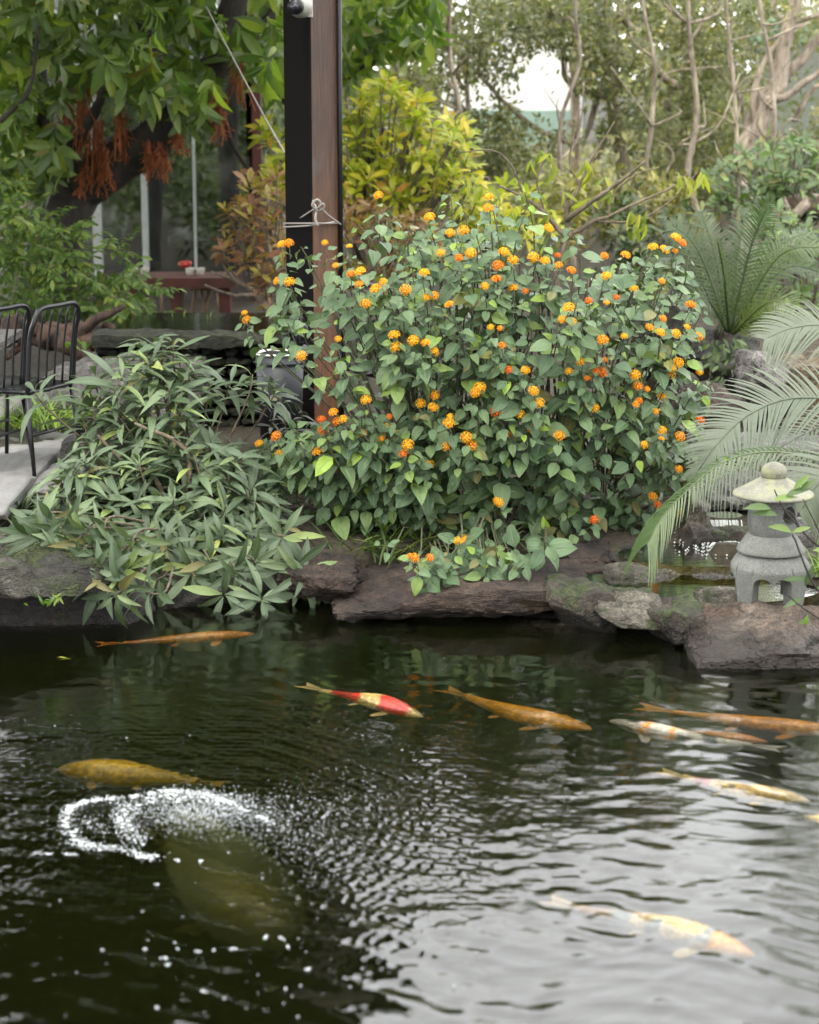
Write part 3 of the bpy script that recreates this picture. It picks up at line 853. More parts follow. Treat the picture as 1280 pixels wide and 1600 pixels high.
# paving stones where the chairs stand
for i, (a, b, c, d, lab) in enumerate([(-60, 668, 78, 800, 'large pale grey paving stone under the chair legs'),
                                       (70, 692, 190, 770, 'smaller grey paving stone right of the chair legs'),
                                       (-130, 625, 30, 668, 'grey paving stone at the far left behind the chairs')]):
    cc = G((a + b * 0 + c) / 2, (b + d) / 2, .3); s = ppm(cc)
    V, F = rock_geo(cc, ((c - a) / 2 / s, (d - b) / 2 / s / 0.19, .04), 60 + i, res=26, boxy=.9, planes=3, rough=.25)
    o = link('paving_stone', make_mesh('paving_stone', V, F), M['paving']); o.location = Vector([float(x) for x in cc])
    tag(o, lab, 'paving stone', 'paving stones under the chairs')

# ================================================================== STONE LANTERN
def lantern():
    base = G(1202, 936, 0.14)
    s = 1 / ppm(base)
    t = thing('stone_lantern', 'grey granite garden lantern with arched legs and lichened round roof', 'stone lantern', base)
    # leg block: shell with four cusped openings
    n = 144
    def openz(a):
        d = abs(((a + math.pi / 4 + 0.10) % (math.pi / 2)) - math.pi / 4)     # distance to the middle of an opening
        w = 0.52
        if d > w: return 0.0
        q = abs(d / w - 0.5) / 0.5
        return (0.68 + 0.32 * math.sqrt(max(0, 1 - q ** 2))) if d < w * 0.97 else 0.66
    R0, Ht = 64 * s, 76 * s
    def oshape(a):
        k = math.pi / 4; d = ((a + 0.1 + math.pi / 8) % k) - math.pi / 8
        return math.cos(math.pi / 8) / math.cos(d) * 0.5 + 0.5
    rows = 18
    V = []; NR = rows + 1
    zt = np.linspace(0, 1, NR)
    def rout(z): # z 0..1
        return R0 * (0.94 + 0.06 * (z / 0.7) if z < 0.7 else 1.0 - 0.24 * ((z - 0.7) / 0.3) ** 1.3)
    F = []
    for side in (0, 1):
        for r in range(NR):
            for j in range(n):
                a = 2 * math.pi * j / n
                zo = openz(a) * 0.60
                z = zo + (1 - zo) * zt[r]
                rr = rout(z) * oshape(a) if side == 0 else min(rout(z) * 0.62, R0 * 0.62)
                zz = z if side == 0 else min(z, 0.8 if zt[r] > 0 else z)
                V.append((rr * math.cos(a), rr * math.sin(a), zz * Ht))
    for side in (0, 1):
        o = side * NR * n
        for r in range(NR - 1):
            for j in range(n):
                q = (o + r * n + j, o + r * n + (j + 1) % n, o + (r + 1) * n + (j + 1) % n, o + (r + 1) * n + j)
                F.append(q if side == 0 else q[::-1])
    for j in range(n):   # rim joining outer and inner at the bottom
        k = (j + 1) % n
        F.append((j, NR * n + j, NR * n + k, k))
    mb = MB(); mb.add(np.array(V) + base, F)
    mb.lathe([(R0 * 0.62, .8 * Ht), (R0 * .3, .8 * Ht), (0.001, .8 * Ht)], base, 32)
    mb.lathe([(R0 * 0.77, Ht - .0005), (R0 * .3, Ht - .0005), (0.001, Ht - .0005)], base, 32)
    mb.build('leg_block', M['granite'], t, smooth=False)
    def lp(rows, z0, fn=None, sides=48, sm=True, mat='granite', name='x', sub=None):
        m = MB(); m.lathe([(r * s, z * s) for r, z in rows], base + [0, 0, z0 * s], sides, fn)
        return m.build(name, M[mat], t, smooth=sm)
    o = lp([(0.1, 0), (50, 0), (53, 0.8), (53.4, 2.5), (52, 6), (46, 15), (39, 26), (36.5, 28), (0.1, 28)], 77, name='middle_platform')
    # fire box: rounded drum with a round hole towards the right front
    hd = nrm([0.62, -0.78, 0.0])
    nA, nZ = 96, 34
    prof = lambda u: 38 * (0.80 + 0.20 * math.sin(math.pi * min(1, (u * 0.92 + 0.12)))) 
    V, F = [], []
    for r in range(nZ + 1):
        u = r / nZ
        for j in range(nA):
            a = 2 * math.pi * j / nA
            rr = prof(u) * s; z = (105 + 60 * u) * s
            V.append(np.array([rr * math.cos(a), rr * math.sin(a), z]) + base)
    V = np.array(V)
    cen = base + np.array([0, 0, 138 * s]) + hd * 38 * s
    hole = lambda v: np.hypot(np.linalg.norm(np.cross((v - cen)[:2].tolist() + [0], [hd[0], hd[1], 0])), (v - cen)[2]) < 13.5 * s and np.dot(v - base, hd) > 0
    inh = np.array([hole(v) for v in V])
    V2 = V.copy(); ax = base[:2]
    for i in np.where(inh)[0]:
        V2[i] = V[i] - hd * 22 * s
    for r in range(nZ):
        for j in range(nA):
            F.append((r * nA + j, r * nA + (j + 1) % nA, (r + 1) * nA + (j + 1) % nA, (r + 1) * nA + j))
    m = MB(); m.add(V2, F); m.build('fire_box', M['granite'], t, smooth=False)
    lp([(0.1, 0), (50, 0.5), (62, 1.5), (63, 3.5), (61.5, 6), (52, 11), (40, 18), (28, 25), (20, 30), (0.1, 31)], 164,
       fn=lambda a, z: 1 + 0.012 * math.sin(6 * a), mat='granite_roof', name='roof')
    lp([(0.1, 0), (17, 0), (19, 1.5), (19.5, 4), (20.5, 8), (19.5, 14), (15, 20), (9, 23), (3, 25), (0.1, 25.3)], 193, name='finial', mat='granite_roof')
lantern()

# ================================================================== POST AND PAVILION ROOF
def post():
    Y = 9.9
    l, m_, r = P(446, 660, Y), P(488, 660, Y), P(529, 660, Y)
    c0 = P(493, 700, Y); zb, zt = 0.2, 3.6
    t = thing('pavilion', 'tall square wooden corner post of the pavilion, black on its left face', 'pavilion', (c0[0], Y, zb))
    w = 0.183
    ca, sa = math.cos(rad(45)), math.sin(rad(45))
    fr = np.array([c0[0] - 0.002, Y, 0])
    rot = np.array([[ca, -sa, 0], [sa, ca, 0], [0, 0, 1]])
    cc = fr + np.array([0, w * ca * 1.0, (zb + zt) / 2])
    mb = MB(); mb.box(cc, (w, w, zt - zb), rot); mb.build('post', M['post'], t, smooth=False)
    # thin near-black layer over the left-facing side, a little proud
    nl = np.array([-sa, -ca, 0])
    mb = MB(); mb.box(cc + nl * (w / 2 + .006), (w, 0.010, zt - zb - .01), np.array([[ca, sa, 0], [-sa, ca, 0], [0, 0, 1]])); mb.build('face_layer', M['post_black'], t, smooth=False)
    mb = MB(); e = cc + np.array([w * ca, 0, 0])
    mb.tube([(e[0], e[1] - .012, zb + .02), (e[0], e[1] - .012, zt - .02)], 0.012, 8); mb.build('drain_pipe', M['black_metal'], t)
    # roof over the left side (seen mirrored in the pond)
    mb = MB()
    mb.box((fr[0] - 3.3, 12.6, 3.85), (7.2, 6.6, 0.1)); mb.build('roof', M['post_black'], t, smooth=False)
    mb = MB()
    for k in range(9): mb.box((fr[0] - 0.2 - k * .8, 12.6, 3.74), (0.08, 6.6, 0.12))
    mb.build('rafter', M['post_black'], t, smooth=False)
    mb = MB(); mb.box((fr[0] - 3.3, 9.42, 3.68), (7.2, 0.12, 0.26)); mb.build('beam', M['post_black'], t, smooth=False)
    # camera on the post
    k = P(468, 10, Y - .08)
    tc = thing('security_camera', 'small grey dome camera with white bracket fixed high on the post', 'camera', k)
    s = 1 / ppm(k)
    m = MB(); m.box(P(483, 8, Y - .06), (11 * s, .05, 36 * s)); m.build('bracket', M['white_paint'], tc, smooth=False)
    m = MB()
    V, F = _CS.get(16) or cube_sphere(16); 
    m.add(V * 19 * s + P(470, 9, Y - .09), F); hs = m.build('housing', plain('camera_housing', (.3, .3, .27), .4, 0, 60, .1, .02), tc)
    d = nrm([-0.25, -1, -0.12])
    m = MB(); m.tube([P(464, 10, Y - .14), P(464, 10, Y - .14) + d * .035], 12 * s, 20); m.build('lens_hood', M['black_metal'], hs)
    m = MB(); m.tube([P(464, 10, Y - .155), P(464, 10, Y - .15) + d * .042], 6 * s, 16); m.build('lens', plain('lens_glass', (.02, .02, .03), .05), hs)
post()

def ropes():
    Y = 9.82
    m = MB()
    a, b = P(322, 10, 11.5), P(498, 330, Y)
    m.tube(curve([a, (a + b) / 2 + [0, 0, -.02], b], 20), 0.0038, 6)
    o = m.build('guy_rope', M['rope'], origin=b); tag(o, 'pale rope running diagonally down to the post', 'rope')
    t = thing('rope_tie', 'pale cord wound around the post with a loose knot', 'rope', P(495, 345, Y))
    for pts in ([(443, 352, 10.04), (470, 340, 9.95), (497, 325, Y), (515, 338, Y + .02), (534, 352, 10.02)],
                [(442, 355, 10.04), (488, 352, Y + .01), (532, 345, 10.04)], [(443, 349, 10.04), (490, 349, Y), (531, 349, 10.04)]):
        m = MB(); m.tube(curve([P(*p) for p in pts], 24), 0.004, 6); m.build('cord', M['rope'], t)
    m = MB()
    m.tube(curve([P(496, 330, Y - .01), P(488, 320, Y - .03), P(495, 312, Y - .03), P(501, 318, Y - .02), P(495, 330, Y - .01), P(493, 342, Y - .02), P(497, 353, Y - .02)], 30), 0.006, 6)
    m.tube(curve([P(497, 325, Y - .02), P(505, 318, Y - .04), P(506, 325, Y - .03), P(498, 330, Y - .01)], 14), 0.005, 6)
    m.build('knot', M['rope'], t)
ropes()

# ================================================================== BIN
def litter_bin():
    Y = 9.55
    c = P(438, 612, Y); s = 1 / ppm(c)
    zb = P(438, 683, Y)[2]; zt = P(438, 551, Y)[2]
    t = thing('litter_bin', 'tapered black litter bin with a thin steel rim in front of the post', 'bin', (c[0], Y, zb))
    base = np.array([c[0], Y, zb]); h = zt - zb
    m = MB(); m.lathe([(.001, 0), (32 * s, 0), (38 * s, h), (36 * s, h), (30 * s, .02), (.001, .02)], base, 40); m.build('body', M['bin'], t)
    m = MB(); m.lathe([(38.5 * s, h - .008), (39.5 * s, h - .004), (39.5 * s, h + .004), (36 * s, h + .005), (35.5 * s, h - .006)], base, 40); m.build('rim', M['steel'], t)
    m = MB(); m.lathe([(38.6 * s, h - .05), (38.9 * s, h - .05), (38.9 * s, h - .035), (38.6 * s, h - .035)], base, 40); m.build('band', M['bin'], t)
    # crumpled black bag standing out of the bin
    V, F = rock_geo(None, (.045, .05, .11), 91, res=22, rough=.6, planes=6)
    o = link('crumpled_bag', make_mesh('crumpled_bag', V, F), M['bag']); o.location = Vector([float(x) for x in P(466, 525, Y + .02)])
    tag(o, 'crumpled black plastic bag sticking up out of the bin', 'bag')
litter_bin()

# ================================================================== MOSSY STONE PLANTER WALL
def planter():
    Y = 10.15
    x0, x1 = P(150, 560, Y)[0], P(452, 560, Y)[0]
    zt = P(300, 532, Y)[2]; zb = 0.12
    t = thing('planter_wall', 'dark mossy cobble wall of the raised basin behind the bin', 'wall', ((x0 + x1) / 2, Y, zb))
    mb = MB(); mb.box(((x0 + x1) / 2, Y + .16, (zt + zb) / 2), (x1 - x0, .2, zt - zb)); mb.build('core', M['post_black'], t, smooth=False)
    m = MB(); V, F = rock_geo(None, ((x1 - x0) / 2 + .03, .14, .035), 71, res=40, rough=.4, boxy=.9, planes=2)
    m.add(V + [(x0 + x1) / 2, Y + .08, zt + .0], F); m.build('coping', M['wallstone'], t)
    meshes = []
    for k in range(6):
        V, F = rock_geo(None, (.052, .045, .021), 200 + k, res=5, rough=.35, boxy=.6, planes=4)
        me = make_mesh('stone', V, F); me.materials.append(M['wallstone']); meshes.append(me)
    rows = 11; hh = (zt - .03 - zb) / rows
    for r in range(rows):
        x = x0 + (0.04 if r % 2 else 0)
        while x < x1:
            w = R.uniform(.85, 1.2)
            o = bpy.data.objects.new('stone', meshes[R.randrange(6)]); COL.objects.link(o); o.parent = t
            o.location = Vector((x + .05 * w, Y + R.uniform(.02, .05), zb + hh * (r + .5))) - t.location
            o.scale = (w, 1, R.uniform(.9, 1.1)); o.rotation_euler = (0, R.uniform(-.08, .08), R.choice((0, math.pi)))
            x += .105 * w
    # still water in the basin
    mb = MB(); mb.box(((x0 + x1) / 2 + .05, Y + .85, zt - .03), (x1 - x0 + .1, 1.2, .01))
    o = mb.build('basin_water', M['stream'], smooth=False); tag(o, 'still water in the raised basin', kind='structure')
    mb = MB(); mb.box(((x0 + x1) / 2 + .05, Y + .85, zt - .13), (x1 - x0 + .1, 1.2, .14))
    o = mb.build('basin_floor', M['rock_black'], smooth=False); tag(o, 'dark floor of the raised basin', kind='structure')
planter()

# ================================================================== CHAIRS AND TABLE
def tube_px(m, pts, r, n=16): m.tube(curve(pts, n), r, 8)
def chair(name, label, loc, rz, group='black metal garden chairs'):
    t = thing(name, label, 'chair', loc, group)
    c, s = math.cos(rz), math.sin(rz)
    def W(x, y, z): return np.array([loc[0] + x * c - y * s, loc[1] + x * s + y * c, loc[2] + z])
    w, d, sh, bh = .175, .175, .38, .735
    # seat faces +y locally, back at -y
    m = MB()
    def arc(z, y, ins=0.0): return W(0, y, z)
    pts = [W(-w, -d, sh), W(-w, -d - .02, sh + .22), W(-w + .004, -d - .045, bh - .05), W(-w + .045, -d - .05, bh), W(0, -d - .052, bh + .004), W(w - .045, -d - .05, bh), W(w - .004, -d - .045, bh - .05), W(w, -d - .02, sh + .22), W(w, -d, sh)]
    m.tube(curve(pts, 50), .0105, 8); m.build('back_frame', M['black_metal'], t)
    for k in range(5):
        x = -w + .075 + k * .0625
        m = MB(); m.tube(curve([W(x, -d, sh), W(x, -d - .02, sh + .2), W(x, -d - .05, bh)], 8), .0055, 6); m.build('back_bar', M['black_metal'], t)
    m = MB()
    V, F = rock_geo(None, (w + .01, d + .02, .012), 1, res=10, rough=0, planes=0, boxy=.85)
    V = V @ np.array([[c, -s, 0], [s, c, 0], [0, 0, 1]]).T
    m.add(V + W(0, 0, sh), F); m.build('seat', M['black_metal'], t)
    for sx in (-1, 1):
        for sy in (-1, 1):
            m = MB(); m.tube([W(sx * w * .95, sy * d * .95, sh), W(sx * (w + .015), sy * (d + .03), 0)], [.011, .009], 8); m.build('leg', M['black_metal'], t)
    for sy in (-d, d):
        m = MB(); m.tube([W(-w, sy, sh * .5), W(w, sy, sh * .5)], .006, 6); m.build('stretcher', M['black_metal'], t)
    return t
cb = G(32, 735, .3)
chair('garden_chair', 'black metal chair nearest the shrub, its slatted back at the right', (cb[0], cb[1], .3), rad(66))
ca_ = G(-46, 742, .3)
chair('garden_chair', 'black metal chair second from the right, cut by the left picture edge', (ca_[0], ca_[1], .3), rad(66))
cc_ = G(606, 700, .3)
chair('garden_chair', 'dark chair half hidden behind the flowering bush right of the post', (cc_[0], cc_[1], .3), rad(200))
def table():
    c = P(-22, 530, 9.6)
    t = thing('garden_table', 'grey table top just entering at the left edge behind the chairs', 'table', (c[0], 9.6, .3))
    m = MB(); m.box((c[0] - .25, 9.6, c[2]), (.75, .5, .035)); m.build('table_top', M['rock_grey'], t, smooth=False)
    m = MB(); m.tube([(c[0] - .25, 9.6, .3), (c[0] - .25, 9.6, c[2] - .02)], .02, 8); m.build('leg', M['black_metal'], t)
table()

# ================================================================== FAR ROOM BEHIND THE LEFT TREE
def far_room():
    Y = 15.5
    t = thing('glass_pavilion', 'dim glass room with slim pale uprights behind the left tree', 'building', P(250, 500, Y))
    glass = NT('window_glass'); glass.n.remove(glass.b)
    tr = glass.new('ShaderNodeBsdfTransparent'); tr.inputs[0].default_value = (.55, .58, .57, 1)
    gl = glass.new('ShaderNodeBsdfGlossy'); gl.inputs['Roughness'].default_value = .02
    fz = glass.new('ShaderNodeFresnel'); fz.inputs['IOR'].default_value = 1.5
    ms = glass.new('ShaderNodeMixShader'); glass.l.new(fz.outputs[0], ms.inputs[0]); glass.l.new(tr.outputs[0], ms.inputs[1]); glass.l.new(gl.outputs[0], ms.inputs[2])
    glass.l.new(ms.outputs[0], glass.out.inputs[0])
    frame = plain('pale_window_frame', (.42, .44, .42), .5, 0, 20, .15, .05)
    def bar(x, w, y0, y1, mat, nm, dy=0):
        a, b = P(x, y1, Y + dy), P(x, y0, Y + dy); s = 1 / ppm(a)
        m = MB(); m.box((a + b) / 2, (w * s, .08, abs(b[2] - a[2]))); m.build(nm, mat, t, smooth=False)
    bar(148, 14, -60, 440, frame, 'upright'); bar(223, 9, -60, 420, frame, 'upright'); bar(302, 4, -60, 420, frame, 'upright'); bar(60, 10, -60, 440, frame, 'upright')
    bar(392, 12, -60, 520, M['post_black'], 'corner_post', .1); bar(402, 14, -60, 520, M['red_wood'], 'corner_post', -.02)
    for (xa, xb) in ((64, 142), (155, 218), (228, 300), (305, 386)):
        a, b = P(xa, 500, Y), P(xb, -60, Y)
        m = MB(); m.box((a + b) / 2, (b[0] - a[0], .01, b[2] - a[2])); m.build('pane', glass.m, t, smooth=False)
    a = P(225, 425, Y); b = P(225, 470, Y)
    m = MB(); m.box((P(225, 470, Y)[0], Y, (P(225, 425, Y)[2] + P(225, 520, Y)[2]) / 2), (360 / ppm(a), .06, P(225, 425, Y)[2] - P(225, 520, Y)[2])); m.build('low_wall', plain('dim_render', (.06, .05, .045), .8), t, smooth=False)
    # counter
    Yc = 14.2
    c0 = P(285, 437, Yc); s = 1 / ppm(c0)
    tb = thing('long_counter', 'red brown timber counter standing in front of the glass room', 'counter', (c0[0], Yc, .4))
    m = MB(); m.box(c0, (175 * s, .45, 15 * s)); m.build('counter_top', M['red_wood'], tb, smooth=False)
    for x in (277, 215, 352):
        q = P(x, 480, Yc); m = MB(); m.box(q, (18 * s, .1, 78 * s)); m.build('leg', M['red_wood'], tb, smooth=False)
    m = MB(); m.box(P(285, 505, Yc + .1), (175 * s, .05, 26 * s)); m.build('plinth', plain('grey_plinth', (.16, .15, .14), .8), tb, smooth=False)
    for x, w, lab in ((210, 13, 'small white block at the left end of the red counter'), (226, 14, 'white block second from the left on the red counter'), (297, 14, 'white block beside the red bowl on the counter'), (313, 14, 'white block right of its twin by the red bowl')):
        q = P(x, 424, Yc); V, F = rock_geo(None, (w * s / 2, .04, 6 * s), 5, res=6, rough=.05, planes=0, boxy=.8)
        o = link('white_block', make_mesh('white_block', V, F), M['white_paint']); o.location = Vector([float(v) for v in q]); tag(o, lab, 'block', 'white blocks on the red counter')
    q = P(289, 413, Yc + .1); V, F = rock_geo(None, (12 * s, .05, 7 * s), 5, res=10, rough=.05, planes=0, boxy=.1)
    o = link('red_bowl', make_mesh('red_bowl', V, F), plain('bright_red', (.35, .03, .02), .4)); o.location = Vector([float(v) for v in q]); tag(o, 'bright red upturned bowl on the counter', 'bowl')
    # wooden trestle stools under the counter
    for k, x in enumerate((190, 245, 310, 332)):
        tt = thing('wooden_stool', ['slim wooden stool at the far left under the counter', 'slim wooden stool left of the counter leg', 'splayed wooden stool right of the counter leg', 'wooden stool furthest right under the counter'][k], 'stool', P(x, 500, Yc + .35), 'stools under the counter')
        wd = M['stoolwood']
        for d in (-1, 1):
            m = MB(); m.tube([P(x + d * 5, 452, Yc + .35), P(x + d * 12, 502, Yc + .3)], 2.6 * s, 6); m.build('leg', wd, tt)
        m = MB(); m.box(P(x, 450, Yc + .35), (24 * s, .2, 5 * s)); m.build('seat', wd, tt, smooth=False)
M['stoolwood'] = plain('light_wood', (.22, .14, .08), .6, 0, 20, .3, .1)
far_room()

# ================================================================== BUILDINGS FAR BACK RIGHT
def far_building():
    Y = 30
    c = P(850, 300, Y)
    t = thing('pale_house', 'white walled house with a pale green lower band behind the trees', 'building', (c[0], Y, 0.3))
    s = 1 / ppm(c)
    def blk(x0, y0, x1, y1, mat, nm, dy=0, dep=.6):
        a, b = P(x0, y1, Y + dy), P(x1, y0, Y + dy)
        m = MB(); m.box(((a[0] + b[0]) / 2, Y + dy + dep / 2, (a[2] + b[2]) / 2), (b[0] - a[0], dep, b[2] - a[2])); m.build(nm, mat, t, smooth=False)
    blk(690, 60, 893, 172, plain('white_render', (.8, .79, .78), .7, 0, 3, .06, .05), 'wall')
    blk(688, 172, 895, 420, plain('pale_green_sheet', (.24, .34, .29), .6, 0, 3, .12, .05), 'green_band', -.05)
    blk(893, 96, 899, 420, plain('brown_pipe', (.28, .17, .13), .7), 'drain_pipe', -.12, .08)
    blk(899, 90, 912, 420, plain('white_edge', (.62, .64, .66), .7), 'corner_strip', -.1, .1)
    blk(912, 150, 1010, 232, plain('grey_wall', (.22, .22, .21), .8, 0, 3, .2, .1), 'grey_wing', -.02, .5)
    blk(905, 232, 1010, 242, plain('pink_ledge', (.38, .3, .3), .7), 'ledge', -.1, .2)
    Y = 34
    t = thing('distant_shed', 'distant shed with white wall and green roof edge at top right', 'building', P(1215, 70, Y))
    def blk2(x0, y0, x1, y1, mat, nm, dy=0):
        a, b = P(x0, y1, Y + dy), P(x1, y0, Y + dy)
        m = MB(); m.box(((a[0] + b[0]) / 2, Y + dy + .25, (a[2] + b[2]) / 2), (b[0] - a[0], .5, b[2] - a[2])); m.build(nm, mat, t, smooth=False)
    blk2(1184, -30, 1300, 30, plain('shed_white', (.75, .74, .7), .7), 'wall')
    blk2(1180, 30, 1300, 66, plain('shed_green', (.12, .22, .16), .7), 'green_band', -.04)
    blk2(1180, 66, 1300, 330, plain('shed_dark', (.1, .11, .09), .8), 'lower_wall', .02)
far_building()

# ================================================================== FLOWERING LANTANA BUSH
FLOWERS = [(440,384),(452,382),(506,380),(547,388),(436,437),(455,440),(524,415),(549,426),(562,426),(597,442),(590,454),(574,475),(630,455),(669,466),(680,462),(704,475),(660,427),(716,407),(705,364),(723,364),(786,397),(779,416),(777,436),(757,446),(802,405),(836,403),(853,407),(856,357),(820,455),(802,447),(617,524),(644,533),(617,542),(664,537),(678,545),(686,553),(766,514),(781,515),(784,537),(793,579),(820,578),(745,616),(750,608),(835,610),(840,628),(793,648),(777,644),(815,650),(831,667),(677,616),(659,630),(678,640),(702,652),(702,662),(732,680),(736,695),(792,680),(630,709),(639,695),(670,726),(572,624),(608,651),(603,670),(616,675),(596,686),(565,678),(502,654),(520,646),(526,655),(539,655),(503,673),(497,703),(529,731),(438,707),(432,681),(405,693),(400,725),(698,699),(527,532),(472,556),(562,444),(380,490),(386,498),(590,307),(670,341),(768,310),(765,322),
(858,360),(873,399),(875,414),(895,423),(946,400),(975,397),(944,429),(964,466),(949,474),(920,472),(889,479),(877,498),(894,503),(1020,385),(1035,390),(1058,373),(1065,380),(1058,390),(990,450),(1035,439),(1078,479),(1033,500),(1014,510),(1031,520),(1075,510),(1091,524),(1055,522),(944,530),(976,524),(910,565),(931,580),(941,582),(944,562),(1050,577),(1062,568),(1053,585),(1093,585),(998,604),(1008,610),(998,623),(993,633),(1033,620),(922,634),(929,636),(1025,645),(1033,674),(1035,684),(1065,681),(1093,655),(873,679),(1004,693),(1062,733),(993,585),(890,578),(917,591),
(781,785),(775,782),(725,842),(717,846),(642,868),(650,873),(671,876),(1021,777),(1028,787),(1036,828),(929,812),(1065,804),(735,395),(690,395)]
MAIN = [(575,400),(600,350),(680,345),(760,312),(850,350),(905,395),(1000,405),(1055,440),(1075,500),(1075,620),(1085,700),(1060,780),(1030,845),(900,866),(830,868),(720,840),(640,800),(570,790),(430,740),(420,700),(470,660),(560,655),(640,655),(625,600),(570,560),(540,520),(560,450)]
BC = P(790, 720, 8.65)
def front_y(px, py):
    if py > 842 and px < 860: return 7.52
    q = ((px - 760) / 380) ** 2 + ((py - 610) / 310) ** 2
    return 8.65 + 0.16 * noise.noise(Vector((px / 95.0, py / 95.0, 2.0))) - 0.62 * math.sqrt(max(0.0, 1 - q)) - max(0, (py - 760)) / 100 * 0.22

def floret_head(seed):
    rg = np.random.default_rng(seed)
    V0, F0 = cube_sphere(3)
    V, F, K = [v * [.70, .70, .5] for v in V0], [tuple(f) for f in F0], [1.6] * len(V0)
    n = 30
    for i in range(n):
        q = (i + .5) / n
        th = math.acos(1 - 1.15 * q); ph = i * 2.39996 + rg.normal(0, .1)
        c = np.array([math.sin(th) * math.cos(ph), math.sin(th) * math.sin(ph), math.cos(th) * .75])
        nn = nrm(c + rg.normal(0, .15, 3)); e = nrm(np.cross(nn, [.3, .5, .8])); f = np.cross(nn, e)
        r = 0.31 * (0.75 + .35 * q); a0 = rg.uniform(0, 6)
        b = len(V)
        V.append(c * .9)
        for k in range(8):
            rr = r * (1.0 if k % 2 == 0 else .62); a = a0 + k * math.pi / 4
            V.append(c + (e * math.cos(a) + f * math.sin(a)) * rr + nn * (.10 if k % 2 == 0 else -.02))
        for k in range(4):
            F.append((b, b + 1 + 2 * k, b + 2 + 2 * k, b + 1 + (2 * k + 2) % 8))
        K += [q * rg.uniform(.75, 1.1)] * 9
    return np.array(V), np.array(F), np.array(K)

